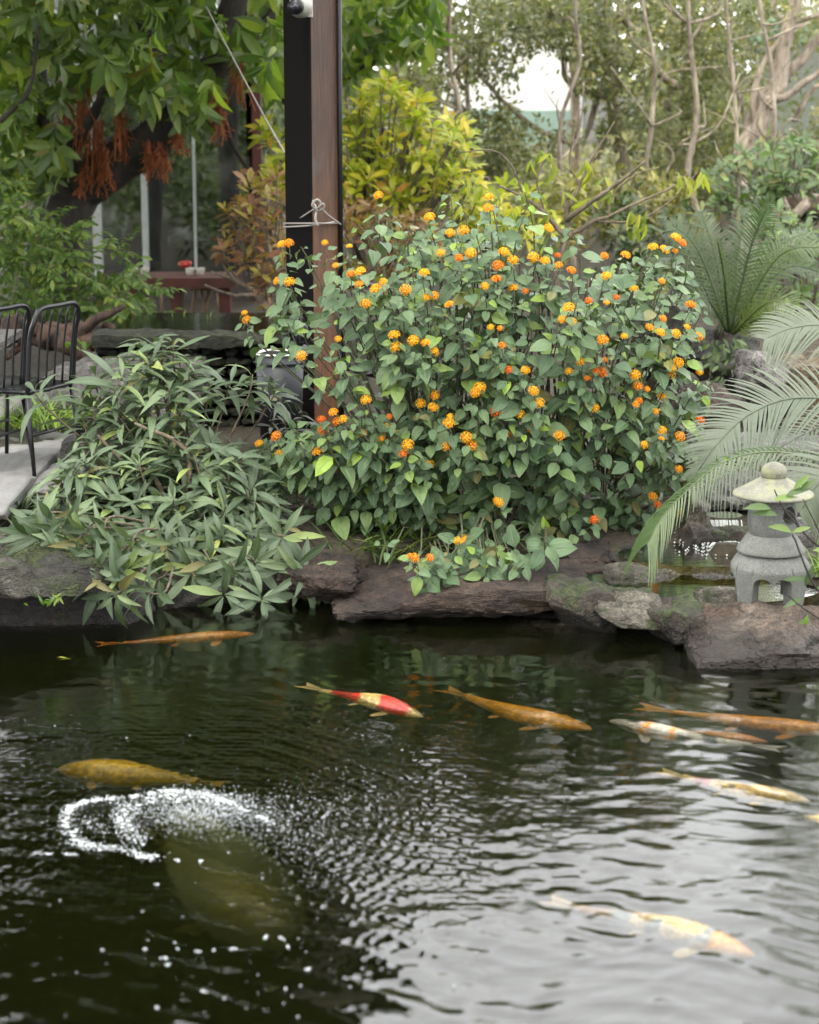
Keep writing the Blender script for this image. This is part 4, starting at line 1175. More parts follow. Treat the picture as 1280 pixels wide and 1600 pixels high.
def lantana():
    base = np.array([BC[0], 8.45, 0.12])
    t = thing('lantana_bush', 'large rounded bush covered with clusters of orange and yellow flowers', 'flowering bush', base)
    ls = LeafSet(); twigs = MB()
    roots = [np.array([BC[0] + x, 8.35 + y, 0.12]) for x, y in ((-.35, 0), (-.2, .1), (-.05, -.05), (.1, .08), (.25, 0), (.4, .1), (-.1, .2), (.2, .25))]
    def shoot(tip, size=1.0, leaves=4, thin=False, drop=0.0):
        o = nrm(tip - (BC + np.array([0, 0.0, -.25])))
        ax = nrm(o * 0.75 + UP * (0.5 - drop) + jit(.22))
        sp = 0.044 * size
        q0 = nrm(np.cross(ax, jit(1)))
        b0 = tip - ax * (sp * leaves + .02)
        for k in range(leaves):
            c = tip - ax * (0.012 + sp * k)
            qa = q0 if k % 2 == 0 else np.cross(ax, q0)
            for sgn in (-1, 1):
                lat = qa * sgn
                L = (0.048 + 0.014 * k) * size * R.uniform(.6, 1.3)
                d = nrm(lat * .85 + ax * .25 + np.array([0, -.12, -.42]) + jit(.16))
                n = nrm(ax * .45 + UP * .55 + VW * .55 + jit(.28))
                ls.add(c + lat * .006 + d * .01, d, n, L)
        rt = min(roots, key=lambda r: abs(r[0] - tip[0]) + R.uniform(0, .2))
        mid = b0 * .62 + rt * .38 + np.array([0, .12, .06])
        end = rt * .6 + mid * .4
        twigs.tube(curve([tip, b0, mid] + ([] if not thin else [end]), 7), np.linspace(.0022, .0045, 7) * size, 4, False)
    tips = []
    for (fx, fy) in FLOWERS:
        y = front_y(fx, fy) - (.11 if fx < 660 and fy > 640 else .09)
        tips.append((P(fx, fy, y), fx, fy))
    # main branches
    for i in range(16):
        px, py = poly_samples(MAIN, 1)[0]
        tip = P(px, py, front_y(px, py) + .35); rt = roots[i % 8]
        mid = (rt * .5 + tip * .5) + np.array([0, .05, -.04])
        m = MB(); m.tube(curve([rt - [0, 0, .05], mid, tip], 12), np.linspace(.014, .004, 12), 7); m.build('branch', M['branch'], t)
    heads = []
    for k in range(5):
        V, F, K = floret_head(k); me = make_mesh('flower_head', V, F, None, K, smooth=False); me.materials.append(M['flower']); heads.append(me)
    done = []
    for (tp, fx, fy) in tips:
        o = bpy.data.objects.new('flower_head', heads[R.randrange(5)]); COL.objects.link(o); o.parent = t
        o.location = Vector([float(x) for x in tp + jit(.004)]) - t.location
        d = nrm(nrm(tp - BC) * .4 + UP * .7 + VW * .35 + jit(.2))
        o.rotation_mode = 'QUATERNION'; o.rotation_quaternion = Vector([float(x) for x in d]).to_track_quat('Z', 'Y')
        s = R.choice((R.uniform(.017, .024), R.uniform(.017, .023), R.uniform(.012, .017))); o.scale = (s, s, s)
        if all((fx - a) ** 2 + (fy - b) ** 2 > 15 ** 2 for a, b in done):
            done.append((fx, fy)); lv = 4 if in_poly(fx, fy, MAIN) else 5
            shoot(tp - UP * .022, R.uniform(.8, 1.0), lv, thin=True)
        else:
            twigs.tube(curve([tp, tp - UP * .05 + jit(.01)], 4), .0018, 4, False)
    for (px, py) in poly_samples(MAIN, 430):
        if noise.noise(Vector((px / 60.0, py / 60.0, 5.0))) < -.16 + (.12 if py > 740 else 0): continue
        dens = R.random()
        y = front_y(px, py) + (abs(R.gauss(0, .06)) if dens < .6 else R.uniform(.05, .7))
        shoot(P(px, py, y), R.uniform(.85, 1.25) * (1.12 if py > 600 else 1), R.choice((3, 4, 4, 5)), drop=.25 if py > 780 else 0)
    for (px, py) in poly_samples([(400,690),(480,650),(600,650),(650,700),(630,800),(560,805),(480,775),(420,740)], 75):
        shoot(P(px, py, front_y(px, py) - .12 + R.uniform(0, .2)), R.uniform(.9, 1.25), R.choice((3, 4, 4)), drop=.15)
    for (px, py) in [(645,872),(662,882),(690,882),(722,852),(745,868),(762,888),(790,893),(705,868),(780,868),(800,878),(735,888),(675,870),(755,875)]:
        shoot(P(px, py, 7.5 + R.uniform(0, .08)), R.uniform(.8, 1.0), 3, drop=.45)
    # arching outer shoots that break the outline
    for (px, py) in [(470,470),(500,440),(520,480),(540,550),(520,590),(450,505),(490,510),(430,510),(480,400),(600,330),(625,380),(640,355),(745,350),(690,330),(820,335),(1085,560),(1100,640),(1080,455),(1060,410),(1000,395),(430,760),(420,710),(470,690),(560,600),(1110,600),(1065,730),(1060,840),(700,890),(760,895),(790,890),(745,880),(820,880),(1045,800),(400,700),(415,735),(450,760),(480,790),(530,800),(400,690),(440,680),(1110,590),(1100,480),(1090,450),(1075,400),(700,300),(820,300),(890,350),(560,350),(540,390),(470,385),(455,455),(390,505),(1085,700),(1095,620),(930,880),(870,885),(600,845),(570,830)]:
        shoot(P(px, py, front_y(px, py) + R.uniform(-.03, .12)), R.uniform(.85, 1.05), R.choice((2, 3, 4)), thin=True)
    ls.finish(t, 'ovate', M['lantana'], 300)
    o = twigs.build('twig_mass', M['twig'], t); o['kind'] = 'stuff'
lantana()

# ================================================================== LANCE-LEAVED SHRUB (left bank)
LANCE = [(10,775),(70,760),(125,705),(150,670),(175,650),(215,690),(300,700),(340,690),(385,720),(420,790),(450,840),(470,880),(440,900),(425,945),(340,935),(260,900),(200,880),(175,830),(60,830),(10,800)]
def lance_shrub():
    c = P(270, 800, 8.0)
    t = thing('lance_leaved_shrub', 'spreading shrub with long grey green lance leaves overhanging the pond at left', 'shrub', (c[0], 8.2, .12))
    ls = LeafSet(); tw = MB()
    root = np.array([c[0], 8.25, .12])
    def yf(px, py): return 8.5 - (py - 600) / 400 * .95
    def ros(px, py, dy=0, L=None, n=None, d=None, br=False):
        tip = P(px, py, yf(px, py) + dy)
        L = L or R.uniform(.14, .22)
        ax = nrm((tip - root) * .9 + UP * .7 + VW * .25 + jit(.2)) if d is None else nrm(d)
        rosette(ls, tip, ax, n or R.randint(8, 13), L, spread=.95, droop=.18, face=.4)
        b = tip - ax * .1
        mid = b * .6 + root * .4 + np.array([0, .1, 0])
        tw.tube(curve([tip, b, mid] + ([root] if br else []), 8), np.linspace(.003, .006, 8), 5, False)
    for (px, py) in poly_samples(LANCE, 270):
        if noise.noise(Vector((px / 45.0, py / 40.0, 9.0))) < -.2: continue
        ros(px, py, R.uniform(-.02, .25) if R.random() < .6 else R.uniform(.2, .6))
    for (px, py) in poly_samples([(90,650),(180,570),(250,540),(325,575),(345,640),(300,690),(200,690)], 17):
        ros(px, py, R.uniform(-.05, .3), None, None, None, True)
    for p in [(150,590),(200,560),(230,540),(270,535),(180,610)]: ros(p[0], p[1], .1, .2, 9, None, True)
    for p in [(255,545,.05,.19),(245,590,.1,.17),(300,570,0,.17),(395,585,-.05,.2),(360,600,.1,.18),(420,600,.1,.17),(330,595,.1,.18),(280,600,.15,.17),(55,612,-.1,.17),(130,618,.1,.16),(175,640,0,.2),(200,590,.2,.16),(430,615,.25,.15),(150,690,0,.19),(215,650,.1,.18),(260,690,0,.18)]:
        ros(p[0], p[1], p[2], p[3], 10, None, True)
    for p in [(100,830),(165,850),(250,850),(330,880),(245,905),(300,900),(370,900),(400,880),(350,930),(410,935),(480,895),(215,920),(180,930),(440,840),(470,900),(60,850),(90,860),(120,875),(150,890),(130,845),(190,895),(70,835),(160,905),(45,840),(85,825),(120,850),(150,860),(180,870),(200,860),(160,835)]:
        ros(p[0], p[1], -.12 if p[0] > 215 else -.5, .17, 10, np.array([0, -.7, -.1]) + jit(.25))
    ls.finish(t, 'lance', M['lance'], 300)
    o = tw.build('twig_mass', M['branch'], t); o['kind'] = 'stuff'
    for i in range(7):
        px, py = R.uniform(120, 420), R.uniform(650, 780)
        m = MB(); m.tube(curve([root + jit(.06) * [1, 1, 0], root + [0, 0, .25] + jit(.08), P(px, py, 8.3)], 10), np.linspace(.015, .006, 10), 7); m.build('branch', M['branch'], t)
lance_shrub()

def dark_sprig():
    c = P(445, 640, 9.2)
    t = thing('dark_sprig', 'dark purplish sprig of narrow leaves in front of the litter bin', 'plant', (c[0], 9.2, .25))
    ls = LeafSet()
    for (x, y) in ((437, 618), (430, 640), (455, 660), (425, 665), (465, 645)):
        rosette(ls, P(x, y, 9.15), UP + jit(.25), 8, R.uniform(.1, .15), face=.6)
    ls.finish(t, 'lance', M['darkgrey'], 60)
    m = MB(); m.tube(curve([(c[0], 9.2, .25), P(445, 660, 9.2), P(437, 618, 9.15)], 10), .005, 6); m.build('stem', M['branch'], t)
M['darkgrey'] = leaf_mat('dark_grey_leaf', [(0, (.05, .055, .05)), (1, (.13, .14, .12))], rough=.4, trans=.1, vein=.5)
dark_sprig()

# ================================================================== UPPER LEFT TREE
def left_tree():
    Y = 13.0
    t = thing('leaning_tree', 'dark leaning tree at top left with orange root bundles hanging from its limbs', 'tree', (P(95, 470, Y)[0], Y, .3))
    m = MB()
    limb(m, [(70, 520, Y), (95, 350, Y), (150, 280, Y), (225, 225, Y), (275, 165, Y), (325, 110, Y), (380, -40, Y)], 95, 42, 22, 12, .06)
    limb(m, [(95, 350, Y), (70, 250, Y + .2), (60, 150, Y + .3), (30, -20, Y + .4)], 60, 35, 12, 10)
    m.build('trunk', M['darkbark'], t)
    for pts, a, b in (([(275, 165, Y), (240, 90, Y), (200, -30, Y)], 34, 20), ([(325, 110, Y), (345, 160, Y), (365, 230, Y + .2), (410, 290, Y + .3)], 14, 5), ([(80, 270, Y), (140, 190, Y - .3), (190, 60, Y - .4)], 22, 12),
                      ([(0, 190, Y - 1), (45, 140, Y - 1), (60, 40, Y - 1)], 9, 5), ([(340, 80, Y), (420, 30, Y), (460, -60, Y)], 24, 12),
                      ([(440, 150, Y + 1), (500, 130, Y + .9), (545, 118, Y + .8), (580, 100, Y + .6), (600, 60, Y + .5)], 30, 8), ([(575, 105, Y + .6), (590, 60, Y + .5), (640, 70, Y + .5)], 9, 4)):
        m = MB(); limb(m, pts, a, b, 12, 8); m.build('branch', M['darkbark'], t)
    # hanging orange root bundles
    for (x, y, w, h) in ((128, 160, 18, 90), (150, 185, 18, 110), (104, 140, 13, 70), (160, 235, 16, 70), (186, 170, 14, 80), (232, 225, 16, 55), (252, 228, 14, 48), (92, 130, 10, 50), (332, 120, 16, 80), (372, 80, 14, 80), (345, 165, 9, 50), (132, 262, 13, 45), (280, 205, 10, 36), (210, 120, 10, 40), (140, 110, 10, 50)):
        m = MB(); s = 1 / (246.0)
        for k in range(int(w * 1.9)):
            p0 = P(x + R.gauss(0, w * .32), y + R.uniform(-8, 14), Y - .18 + R.gauss(0, .07)); L = h * s * R.uniform(.45, 1.0)
            dx, dy = R.gauss(0, .035), R.gauss(0, .03); pts = [p0 + np.array([dx * (j / 5) ** 1.5 + R.gauss(0, .003), dy * j / 5, -L * j / 5]) for j in range(6)]
            m.tube(pts, R.uniform(.002, .0045), 3, False)
            for q in range(1, 5):
                e = pts[q]; m.tube([e, e + np.array([R.gauss(0, .02), R.gauss(0, .02), -R.uniform(.01, .04)])], .0035, 3, False)
        rb = m.build('root_bundle', M['root'], t); rb['kind'] = 'stuff'
    ls = LeafSet()
    def spray(px, py, Yy, n=7, L=.2, dirx=0.0):
        tip = P(px, py, Yy)
        ax = nrm(np.array([dirx + R.gauss(0, .4), R.gauss(-.2, .3), -.35 + R.gauss(0, .3)]))
        rosette(ls, tip, ax, n, L * R.uniform(.75, 1.15), spread=.75, droop=.35, face=.9)
    reg = [([(-20,-30),(445,-30),(445,120),(400,110),(330,60),(300,120),(260,150),(200,130),(160,120),(110,150),(60,170),(-20,240)], 150, 12.4),
           ([(120,60),(220,50),(260,130),(235,190),(190,150),(140,120)], 22, 11.9), ([(255,120),(330,110),(345,190),(300,200),(265,170)], 16, 12.0),
           ([(-20,190),(100,200),(100,280),(-20,300)], 40, 12.5), ([(530,-30),(690,-30),(690,60),(640,80),(600,60),(560,130),(530,130)], 60, 13.4),
           ([(370,100),(445,60),(445,150),(400,140)], 12, 12.6)]
    for poly, n, Yy in reg:
        for (x, y) in poly_samples(poly, n): spray(x, y, Yy + R.uniform(-.4, .9), R.randint(5, 9), .21)
    ls.finish(t, 'lance2', M['canopy'], 300)
    # high crown above the picture: it is what the water mirrors at left
    ls = LeafSet()
    for (x, y, z, r) in ((-3.2, 13.2, 4.2, 1.3), (-1.9, 13.0, 4.4, 1.2), (-4.8, 13.0, 4.0, 1.4), (-1.2, 13.3, 5.2, .8), (-2.8, 13.2, 5.6, 1.2), (-4.4, 13.2, 5.6, 1.2)):
        cloud(ls, (x, y, z), (r, r * .8, r * .7), 1500, .2, .4)
    o = ls.finish(t, 'small', M['canopy'], 0, rest='crown')
T['lance2'] = [leaf_template(0.3, 4, 0.45, 0.8, f, c, twist=tw) for f, c, tw in ((0.3, 0.2, 0), (0.4, 0.4, 0.3), (0.2, 0.1, -0.3))]
left_tree()

# other dark trunks seen through the glass room
for x, w, lab in ((240, 32, 'straight dark trunk seen through the glass room, left one'), (357, 34, 'dark trunk rising right of the thin pale upright'), (100, 30, 'dark trunk behind the leaning tree at far left')):
    t = thing('shaded_tree', lab, 'tree', P(x, 430, 17.2))
    m = MB(); limb(m, [(x - 2, 470, 17.2), (x, 300, 17.2), (x + 3, 120, 17.2), (x - 2, -80, 17.2)], w * 1.05, w * .8, 12, 10); m.build('trunk', bark_mat('shaded_bark', (.03, .028, .026), (.11, .10, .095)), t)
    ls = LeafSet(); b = P(x, -60, 17.2)
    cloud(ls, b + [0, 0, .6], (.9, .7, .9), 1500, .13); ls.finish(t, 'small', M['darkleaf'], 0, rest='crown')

# ================================================================== FEATHERY SHRUB AT LEFT
def fern_shrub():
    Y = 11.6
    t = thing('feathery_shrub', 'dense light green feathery shrub at the left edge above the driftwood', 'shrub', (P(60, 520, Y)[0], Y, .5))
    ls = LeafSet(); tw = MB()
    root = P(40, 520, Y + .3)
    poly = [(-40,265),(30,275),(60,330),(120,350),(170,370),(205,420),(240,455),(235,500),(200,515),(140,505),(60,500),(-40,500)]
    for (x, y) in poly_samples(poly, 290):
        p = P(x, y, Y - .25 + R.uniform(0, .8)); o = nrm(np.array([R.uniform(-.3, 1.0), -.5, R.uniform(-.5, .3)]) + jit(.25))
        n = 5; tw.tube([p, p + o * .16], .002, 3, False)
        q = nrm(np.cross(o, UP)); nn = nrm(UP + VW * .6 + jit(.2))
        for k in range(n):
            for s in (-1, 1): ls.add(p + o * (.03 + .028 * k), nrm(q * s + o * .5 + [0, 0, -.25] + jit(.12)), nn, R.uniform(.055, .085) * (1 - .06 * k))
        ls.add(p + o * .17, o, nn, .07)
    ls.finish(t, 'obov', M['fern'], 300)
    o = tw.build('twig_mass', M['twig'], t); o['kind'] = 'stuff'
fern_shrub()

def driftwood():
    Y = 10.9
    t = thing('driftwood_log', 'gnarled reddish driftwood log behind the chair backs', 'driftwood', P(110, 560, Y))
    m = MB(); limb(m, [(-40, 515, Y), (40, 512, Y), (100, 522, Y), (150, 526, Y), (182, 530, Y)], 46, 26, 26, 14, .2); m.build('log', M['driftwood'], t)
    for pts, a, b in (([(120, 515, Y), (160, 495, Y - .1), (195, 478, Y - .1)], 22, 8), ([(60, 525, Y), (40, 540, Y), (10, 560, Y)], 18, 9), ([(60, 520, Y - .1), (110, 545, Y - .1), (150, 560, Y - .1)], 34, 18)):
        m = MB(); limb(m, pts, a, b, 10, 9, .12); m.build('stub', M['driftwood'], t)
M['driftwood'] = bark_mat('driftwood_bark', (.006, .004, .003), (.075, .04, .026), 1.2)
driftwood()

# ================================================================== YELLOW AND RUST SHRUBS BEHIND THE POST
def rosette_shrub(name, label, Y, polys, mat, L, stems, maxn=300, root=None, tm='obov', nl=(6, 9)):
    rt = P(*root, Y)
    t = thing(name, label, 'shrub', (rt[0], Y, max(.3, rt[2] - .2)))
    ls = LeafSet(); tw = MB()
    for poly, n in polys:
        for (x, y) in poly_samples(poly, n):
            tip = P(x, y, Y + R.uniform(-.35, .45)); ax = nrm((tip - rt) * .5 + UP * .6 + VW * .3 + jit(.25))
            rosette(ls, tip, ax, R.randint(*nl), L * R.uniform(.8, 1.2), spread=.8, droop=.05, face=.5)
            tw.tube(curve([tip, tip - ax * .12, (tip - ax * .12) * .75 + rt * .25], 5), np.linspace(.003, .006, 5), 4, False)
    ls.finish(t, tm, mat, maxn)
    o = tw.build('twig_mass', M['branch'], t); o['kind'] = 'stuff'
    for pts, a, b in stems:
        m = MB(); limb(m, pts, a, b, 14, 8, .1); m.build('stem', M['greybark'] if name == 'rust_shrub' else M['darkbark'], t)
rosette_shrub('yellow_shrub', 'bright yellow green shrub rising right behind the wooden post', 13.0,
              [([(530,190),(560,140),(600,120),(650,125),(680,165),(740,200),(735,250),(690,300),(640,330),(560,330),(530,300)], 150), ([(400,200),(446,190),(446,310),(420,300)], 22), ([(640,260),(740,250),(830,300),(880,350),(800,400),(700,340)], 45)],
              M['yellow'], .13, [([(560, 420, 13.0), (562, 330, 13), (575, 260, 13), (600, 200, 13)], 22, 8), ([(600, 420, 13.0), (640, 330, 13), (660, 260, 13)], 14, 6)], root=(590, 420))
rosette_shrub('rust_shrub', 'gnarled shrub with rust and olive leaves left of the wooden post', 12.2,
              [([(345,330),(400,270),(446,260),(446,440),(420,450),(380,420),(350,400)], 62), ([(400,440),(446,440),(446,490),(410,480)], 5)],
              M['rust'], .10, [([(440, 540, 12.2), (425, 490, 12.2), (400, 460, 12.2), (370, 440, 12.1), (330, 425, 12.0)], 16, 5), ([(425, 490, 12.2), (435, 430, 12.2), (415, 370, 12.2), (420, 300, 12.2)], 14, 5), ([(400, 460, 12.2), (360, 460, 12.1), (320, 445, 12.0)], 7, 3), ([(350, 530, 12.2), (400, 500, 12.2), (440, 500, 12.2)], 12, 8)], root=(430, 540), maxn=250)
rosette_shrub('rust_shrub', 'low olive and rust leaved shrub between the post and the flowering bush', 12.4,
              [([(532,310),(600,320),(680,350),(700,400),(620,440),(540,440)], 75)], M['rust'], .10,
              [([(600, 520, 12.4), (590, 440, 12.4), (560, 370, 12.4)], 14, 5), ([(600, 500, 12.4), (640, 420, 12.4), (660, 360, 12.4)], 10, 5)], root=(600, 500), maxn=250)

# drooping yellow leaves on bare twigs above the flowering bush
def twig_shrub():
    Y = 10.2
    t = thing('bare_twig_shrub', 'bare branched shrub with a few drooping yellow leaves above the flowering bush', 'shrub', P(860, 520, Y))
    segs = [([(860,520,Y),(875,420,Y),(888,350,Y),(878,300,Y)],13,7),([(885,345,Y),(930,310,Y-.1),(980,275,Y-.1),(1010,250,Y-.1)],9,3),([(875,380,Y),(920,350,Y),(970,330,Y),(1060,288,Y)],9,3),([(885,370,Y),(850,330,Y),(820,310,Y),(780,290,Y)],9,4),
            ([(888,330,Y),(905,290,Y),(930,240,Y),(960,190,Y)],6,2),([(905,290,Y),(890,250,Y),(900,200,Y)],4,2),([(920,350,Y),(905,380,Y),(900,400,Y)],9,6),([(950,338,Y),(960,300,Y),(1000,270,Y),(1030,262,Y)],4,2),
            ([(820,310,Y),(800,260,Y),(770,235,Y),(720,238,Y)],4,2),([(850,330,Y),(840,280,Y),(860,230,Y)],4,2),([(930,345,Y),(990,345,Y),(1040,320,Y),(1090,270,Y)],5,2)]
    for pts, a, b in segs:
        m = MB(); limb(m, pts, a, b, 14, 6, .12); m.build('branch', M['branch'], t)
    ls = LeafSet()
    for (x, y) in [(830,250),(845,235),(860,240),(870,260),(915,250),(925,265),(1068,275),(1075,280),(1095,268),(1100,272),(1060,270),(730,285),(755,290),(985,330),(1000,335),(1010,330),(990,350),(880,300),(860,330),(945,275),(955,300),(920,310),(780,310),(800,330),(815,300),(840,300),(760,330),(720,320),(1010,350),(830,330),(770,290),(900,320),(790,350),(850,370)]:
        for k in range(R.randint(2, 3)):
            ls.add(P(x, y, Y - .05 + R.uniform(-.06, .06)), nrm([R.gauss(0, .5), -.2, -.8 + R.gauss(0, .3)]), nrm(VW + jit(.5) + [.3, 0, .3]), R.uniform(.07, .12))
    ls.finish(t, 'lance', M['droop'], 200)
twig_shrub()

# ================================================================== CYCADS AND PALM FRONDS
def frond(name, parent, pts, L, mat, nleaf=60, wl=.05, side=None, up=.5, droop=.3, n=20, ang=.55, r0=.008, prof=None, rolled=0.0, both=(1, 1), sweep=0.0):
    C = curve(pts, n * 3); T_ = nrm(np.gradient(C, axis=0)); m = MB()
    m.tube(C[::3], np.linspace(r0, r0 * .3, len(C[::3])), 6)
    ns = 4
    for k in range(nleaf):
        u = .1 + .9 * (k + .5) / nleaf; i = u * (len(C) - 1); i0 = min(int(i), len(C) - 2)
        p = C[i0] * (1 - i + i0) + C[i0 + 1] * (i - i0); tg = T_[i0]
        S0 = nrm(np.cross(tg, side if side is not None else UP)); U0 = nrm(np.cross(S0, tg))
        ln = L * (prof(u) if prof else math.sin(math.pi * (u * .82 + .16)) ** .6)
        for s in (-1, 1):
            if both[0 if s < 0 else 1] <= 0: continue
            if R.random() < .05: continue
            d = nrm(S0 * s + tg * ang * (1 + sweep * max(0, u - .4)) + U0 * up + jit(.06)); pts2 = []
            ln2 = ln * both[0 if s < 0 else 1] * R.uniform(.93, 1.05)
            wv = nrm(tg - d * np.dot(tg, d)); w = L * wl
            V = []
            for j in range(ns + 1):
                q = j / ns
                c = p + d * ln2 * q + np.array([0, 0, -1]) * droop * ln2 * q * q + (-S0 * s) * rolled * ln2 * q * q
                ww = w * (1 - q ** 2.2) * .5 + .0006
                V += [c - wv * ww, c + wv * ww]
            F = [(2 * j, 2 * j + 1, 2 * j + 3, 2 * j + 2) for j in range(ns)]
            m.add(V, F, np.array([(0.2 + .6 * (j % 2), j // 2 / ns) for j in range(2 * ns + 2)]))
    V = np.concatenate(m.V); F = np.concatenate(m.F); U = np.concatenate(m.U)
    me = make_mesh(name, V, F, U, np.full(len(V), R.random())); return link(name, me, mat, parent)

def cycad():
    Y = 11.0; c = P(1140, 525, Y)
    t = thing('cycad', 'cycad with a fan of upright dark green fronds on the rock bank', 'cycad', P(1135, 580, Y))
    m = MB(); limb(m, [(1135, 590, Y), (1138, 545, Y), (1140, 515, Y)], 52, 40, 10, 12, .1); m.build('trunk', M['darkbark'], t)
    ends = [(1205,310,-.1),(1045,345,.1),(1095,330,.2),(1165,325,.3),(1290,385,-.2),(1300,430,.1),(1270,360,.5),(1010,400,.3),(1280,520,-.5),(1060,480,-.5),(1120,370,-.6),(1250,560,-.3)]
    for (x, y, dy) in ends:
        e = P(x, y, Y + dy); mid = (c * .5 + e * .5) + np.array([0, 0, .05 + abs(x - 1140) * .0009])
        frond('frond', t, [c, mid, e], .14, M['cycad'], 38, .05, nrm([0, -.75, .65]), .2, .2, r0=.009, ang=.75, n=12)
cycad()

def ivy():
    Y = 10.55
    t = thing('ivy_clump', 'dark leafy creeper hanging below the cycad trunk', 'plant', P(1140, 600, Y))
    ls = LeafSet()
    for (x, y) in poly_samples([(1110,530),(1160,525),(1185,570),(1160,600),(1150,640),(1125,620),(1108,570)], 150):
        ls.add(P(x, y, Y + R.uniform(-.15, .15)), nrm([R.gauss(0, .6), -.4, -.6]), nrm(VW + UP * .6 + jit(.4)), R.uniform(.04, .07))
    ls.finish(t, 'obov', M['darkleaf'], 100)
ivy()

def front_palm():
    Y = 7.9
    t = thing('front_palm', 'pale grey green palm fronds arching in from the right over the lantern', 'palm', (P(1420, 850, Y)[0], Y, .2))
    pr = lambda u: (math.sin(math.pi * min(1, u * .9 + .1)) ** .55)
    frond('frond', t, [P(1420, 700, Y + .1), P(1330, 634, Y), P(1240, 622, Y), P(1170, 648, Y - .05), P(1120, 695, Y - .1), P(1085, 745, Y - .1)], .26, M['palm'], 64, .035, np.array([0, -.75, .65]), .15, .25, ang=.75, r0=.007, prof=lambda u: max(.25, math.sin(math.pi * min(1, u * .75 + .25)) ** .8))
    frond('frond', t, [P(1420, 770, Y - .25), P(1300, 722, Y - .25), P(1205, 706, Y - .25), P(1130, 722, Y - .3), P(1065, 775, Y - .35), P(1030, 815, Y - .38), P(1012, 850, Y - .4)], .085, M['palmgreen'], 52, .065, np.array([0, -.9, .4]), .3, .45, sweep=1.3, ang=.8, r0=.005, rolled=.15, prof=lambda u: .8 if u < .5 else .8 + (u - .5) * 2.0)
    frond('frond', t, [P(1400, 560, Y + .2), P(1300, 512, Y + .2), P(1240, 512, Y + .2), P(1195, 530, Y + .2)], .2, M['palm'], 40, .035, np.array([0, -.8, .6]), .1, .3, ang=.9, r0=.006)
    frond('frond', t, [P(1420, 740, Y - .4), P(1340, 730, Y - .4), P(1285, 750, Y - .4), P(1250, 800, Y - .4)], .26, M['palm'], 44, .035, np.array([0, -.75, .65]), .1, .3, ang=.7, r0=.006)
    frond('frond', t, [P(1420, 650, Y + .5), P(1300, 660, Y + .5), P(1180, 720, Y + .4), P(1080, 770, Y + .3)], .2, M['palm'], 50, .035, np.array([0, -.75, .65]), .1, .35, ang=.8, r0=.005)
front_palm()

# ================================================================== SMALL PLANTS
def sapling():
    Y = 6.95
    t = thing('slender_sapling', 'thin dark twiggy sapling with a few leaves in front of the lantern', 'sapling', P(1330, 1000, Y))
    for pts, a, b in (([(1330,960,Y),(1285,930,Y),(1262,895,Y),(1245,850,Y),(1238,835,Y)],4,3),([(1330,890,Y+.1),(1275,850,Y+.1),(1250,825,Y+.1),(1225,795,Y+.1),(1210,765,Y+.1)],4.5,2),([(1250,825,Y+.1),(1235,800,Y+.1),(1210,795,Y+.1)],2.5,1.5),([(1300,870,Y+.1),(1275,820,Y+.1),(1255,780,Y+.1)],3,2),([(1300,980,Y-.1),(1255,950,Y-.1),(1225,925,Y-.1)],3,2)):
        m = MB(); limb(m, pts, a, b, 14, 6, .06); m.build('stem', M['darkbark'], t)
    ls = LeafSet()
    for (x, y, dx, dz, L, k) in [(1208,782,.6,.25,.09,.98),(1228,775,.7,.4,.1,.97),(1240,765,.5,.6,.08,.98),(1205,795,-.9,.25,.1,.9),(1238,832,-.9,.5,.09,.9),(1238,832,.9,.4,.07,.8),(1215,805,-.9,.3,.09,.7),(1250,765,.6,.5,.07,.5),
                             (1262,905,-.9,.1,.09,.5),(1258,915,.3,.9,.08,.6),(1255,935,-.9,-.3,.08,.4),(1262,960,-.2,-.9,.07,.6),(1258,965,-.5,-.8,.07,.7),(1275,920,.8,.3,.1,.3),(1270,860,.7,.1,.08,.9),(1278,880,.5,-.4,.1,.85)]:
        ls.add(P(x, y, Y + .02), nrm([dx, -.15, dz]), nrm([.1, -.7, .7]), L, k)
    ls.finish(t, 'lance2', M['midleaf'], 60)
sapling()

def tuft(label, x, y, Y, mat, n=40, L=.25, w=.12, cat='plant', name='strappy_plant', tm='strap', lean=0):
    b = P(x, y, Y); t = thing(name, label, cat, b)
    ls = LeafSet()
    for i in range(n):
        a = R.uniform(0, 6.28); d = nrm([math.cos(a) * .7 + lean, math.sin(a) * .7 - .15, R.uniform(.5, 1.3)])
        ls.add(b + [R.gauss(0, w), R.gauss(0, w * .5), 0], d, nrm([-d[0], -d[1], .8]) + jit(.1), L * R.uniform(.6, 1.2))
    ls.finish(t, tm, mat, 120)
tuft('bright strappy tuft between the chair legs', 25, 672, 9.7, M['grass'], 50, .24, .1)
tuft('bright green tuft right of the second chair leg', 90, 668, 9.6, M['grass'], 60, .24, .12)
tuft('yellow green upright tuft inside the lance leaved shrub', 225, 690, 9.0, M['grass'], 40, .26, .06)
tuft('dark strappy leaves in the shade under the flowering bush', 600, 868, 8.15, M['strap'], 90, .24, .16)
tuft('dark olive leaves under the middle of the flowering bush', 690, 862, 8.2, M['strap'], 70, .22, .14)
tuft('small green tuft on the brown stone near the water', 540, 930, 7.75, M['strap'], 14, .12, .02)
tuft('green tuft at the right edge beside the lantern', 1275, 900, 7.4, M['grass'], 40, .16, .06)
tuft('tiny green weed on the left boulder above the water', 80, 945, 7.02, M['fern'], 14, .05, .03, tm='obov')
tuft('green tuft at the back edge of the raised basin', 320, 515, 11.3, M['grass'], 70, .12, .2)
tuft('grey green plant beside the driftwood and basin', 190, 545, 10.6, M['fern'], 60, .09, .1, tm='obov')
tuft('bright herb with tiny flowers at the right of the bush foot', 1060, 720, 8.7, M['grass'], 160, .05, .11, tm='obov')

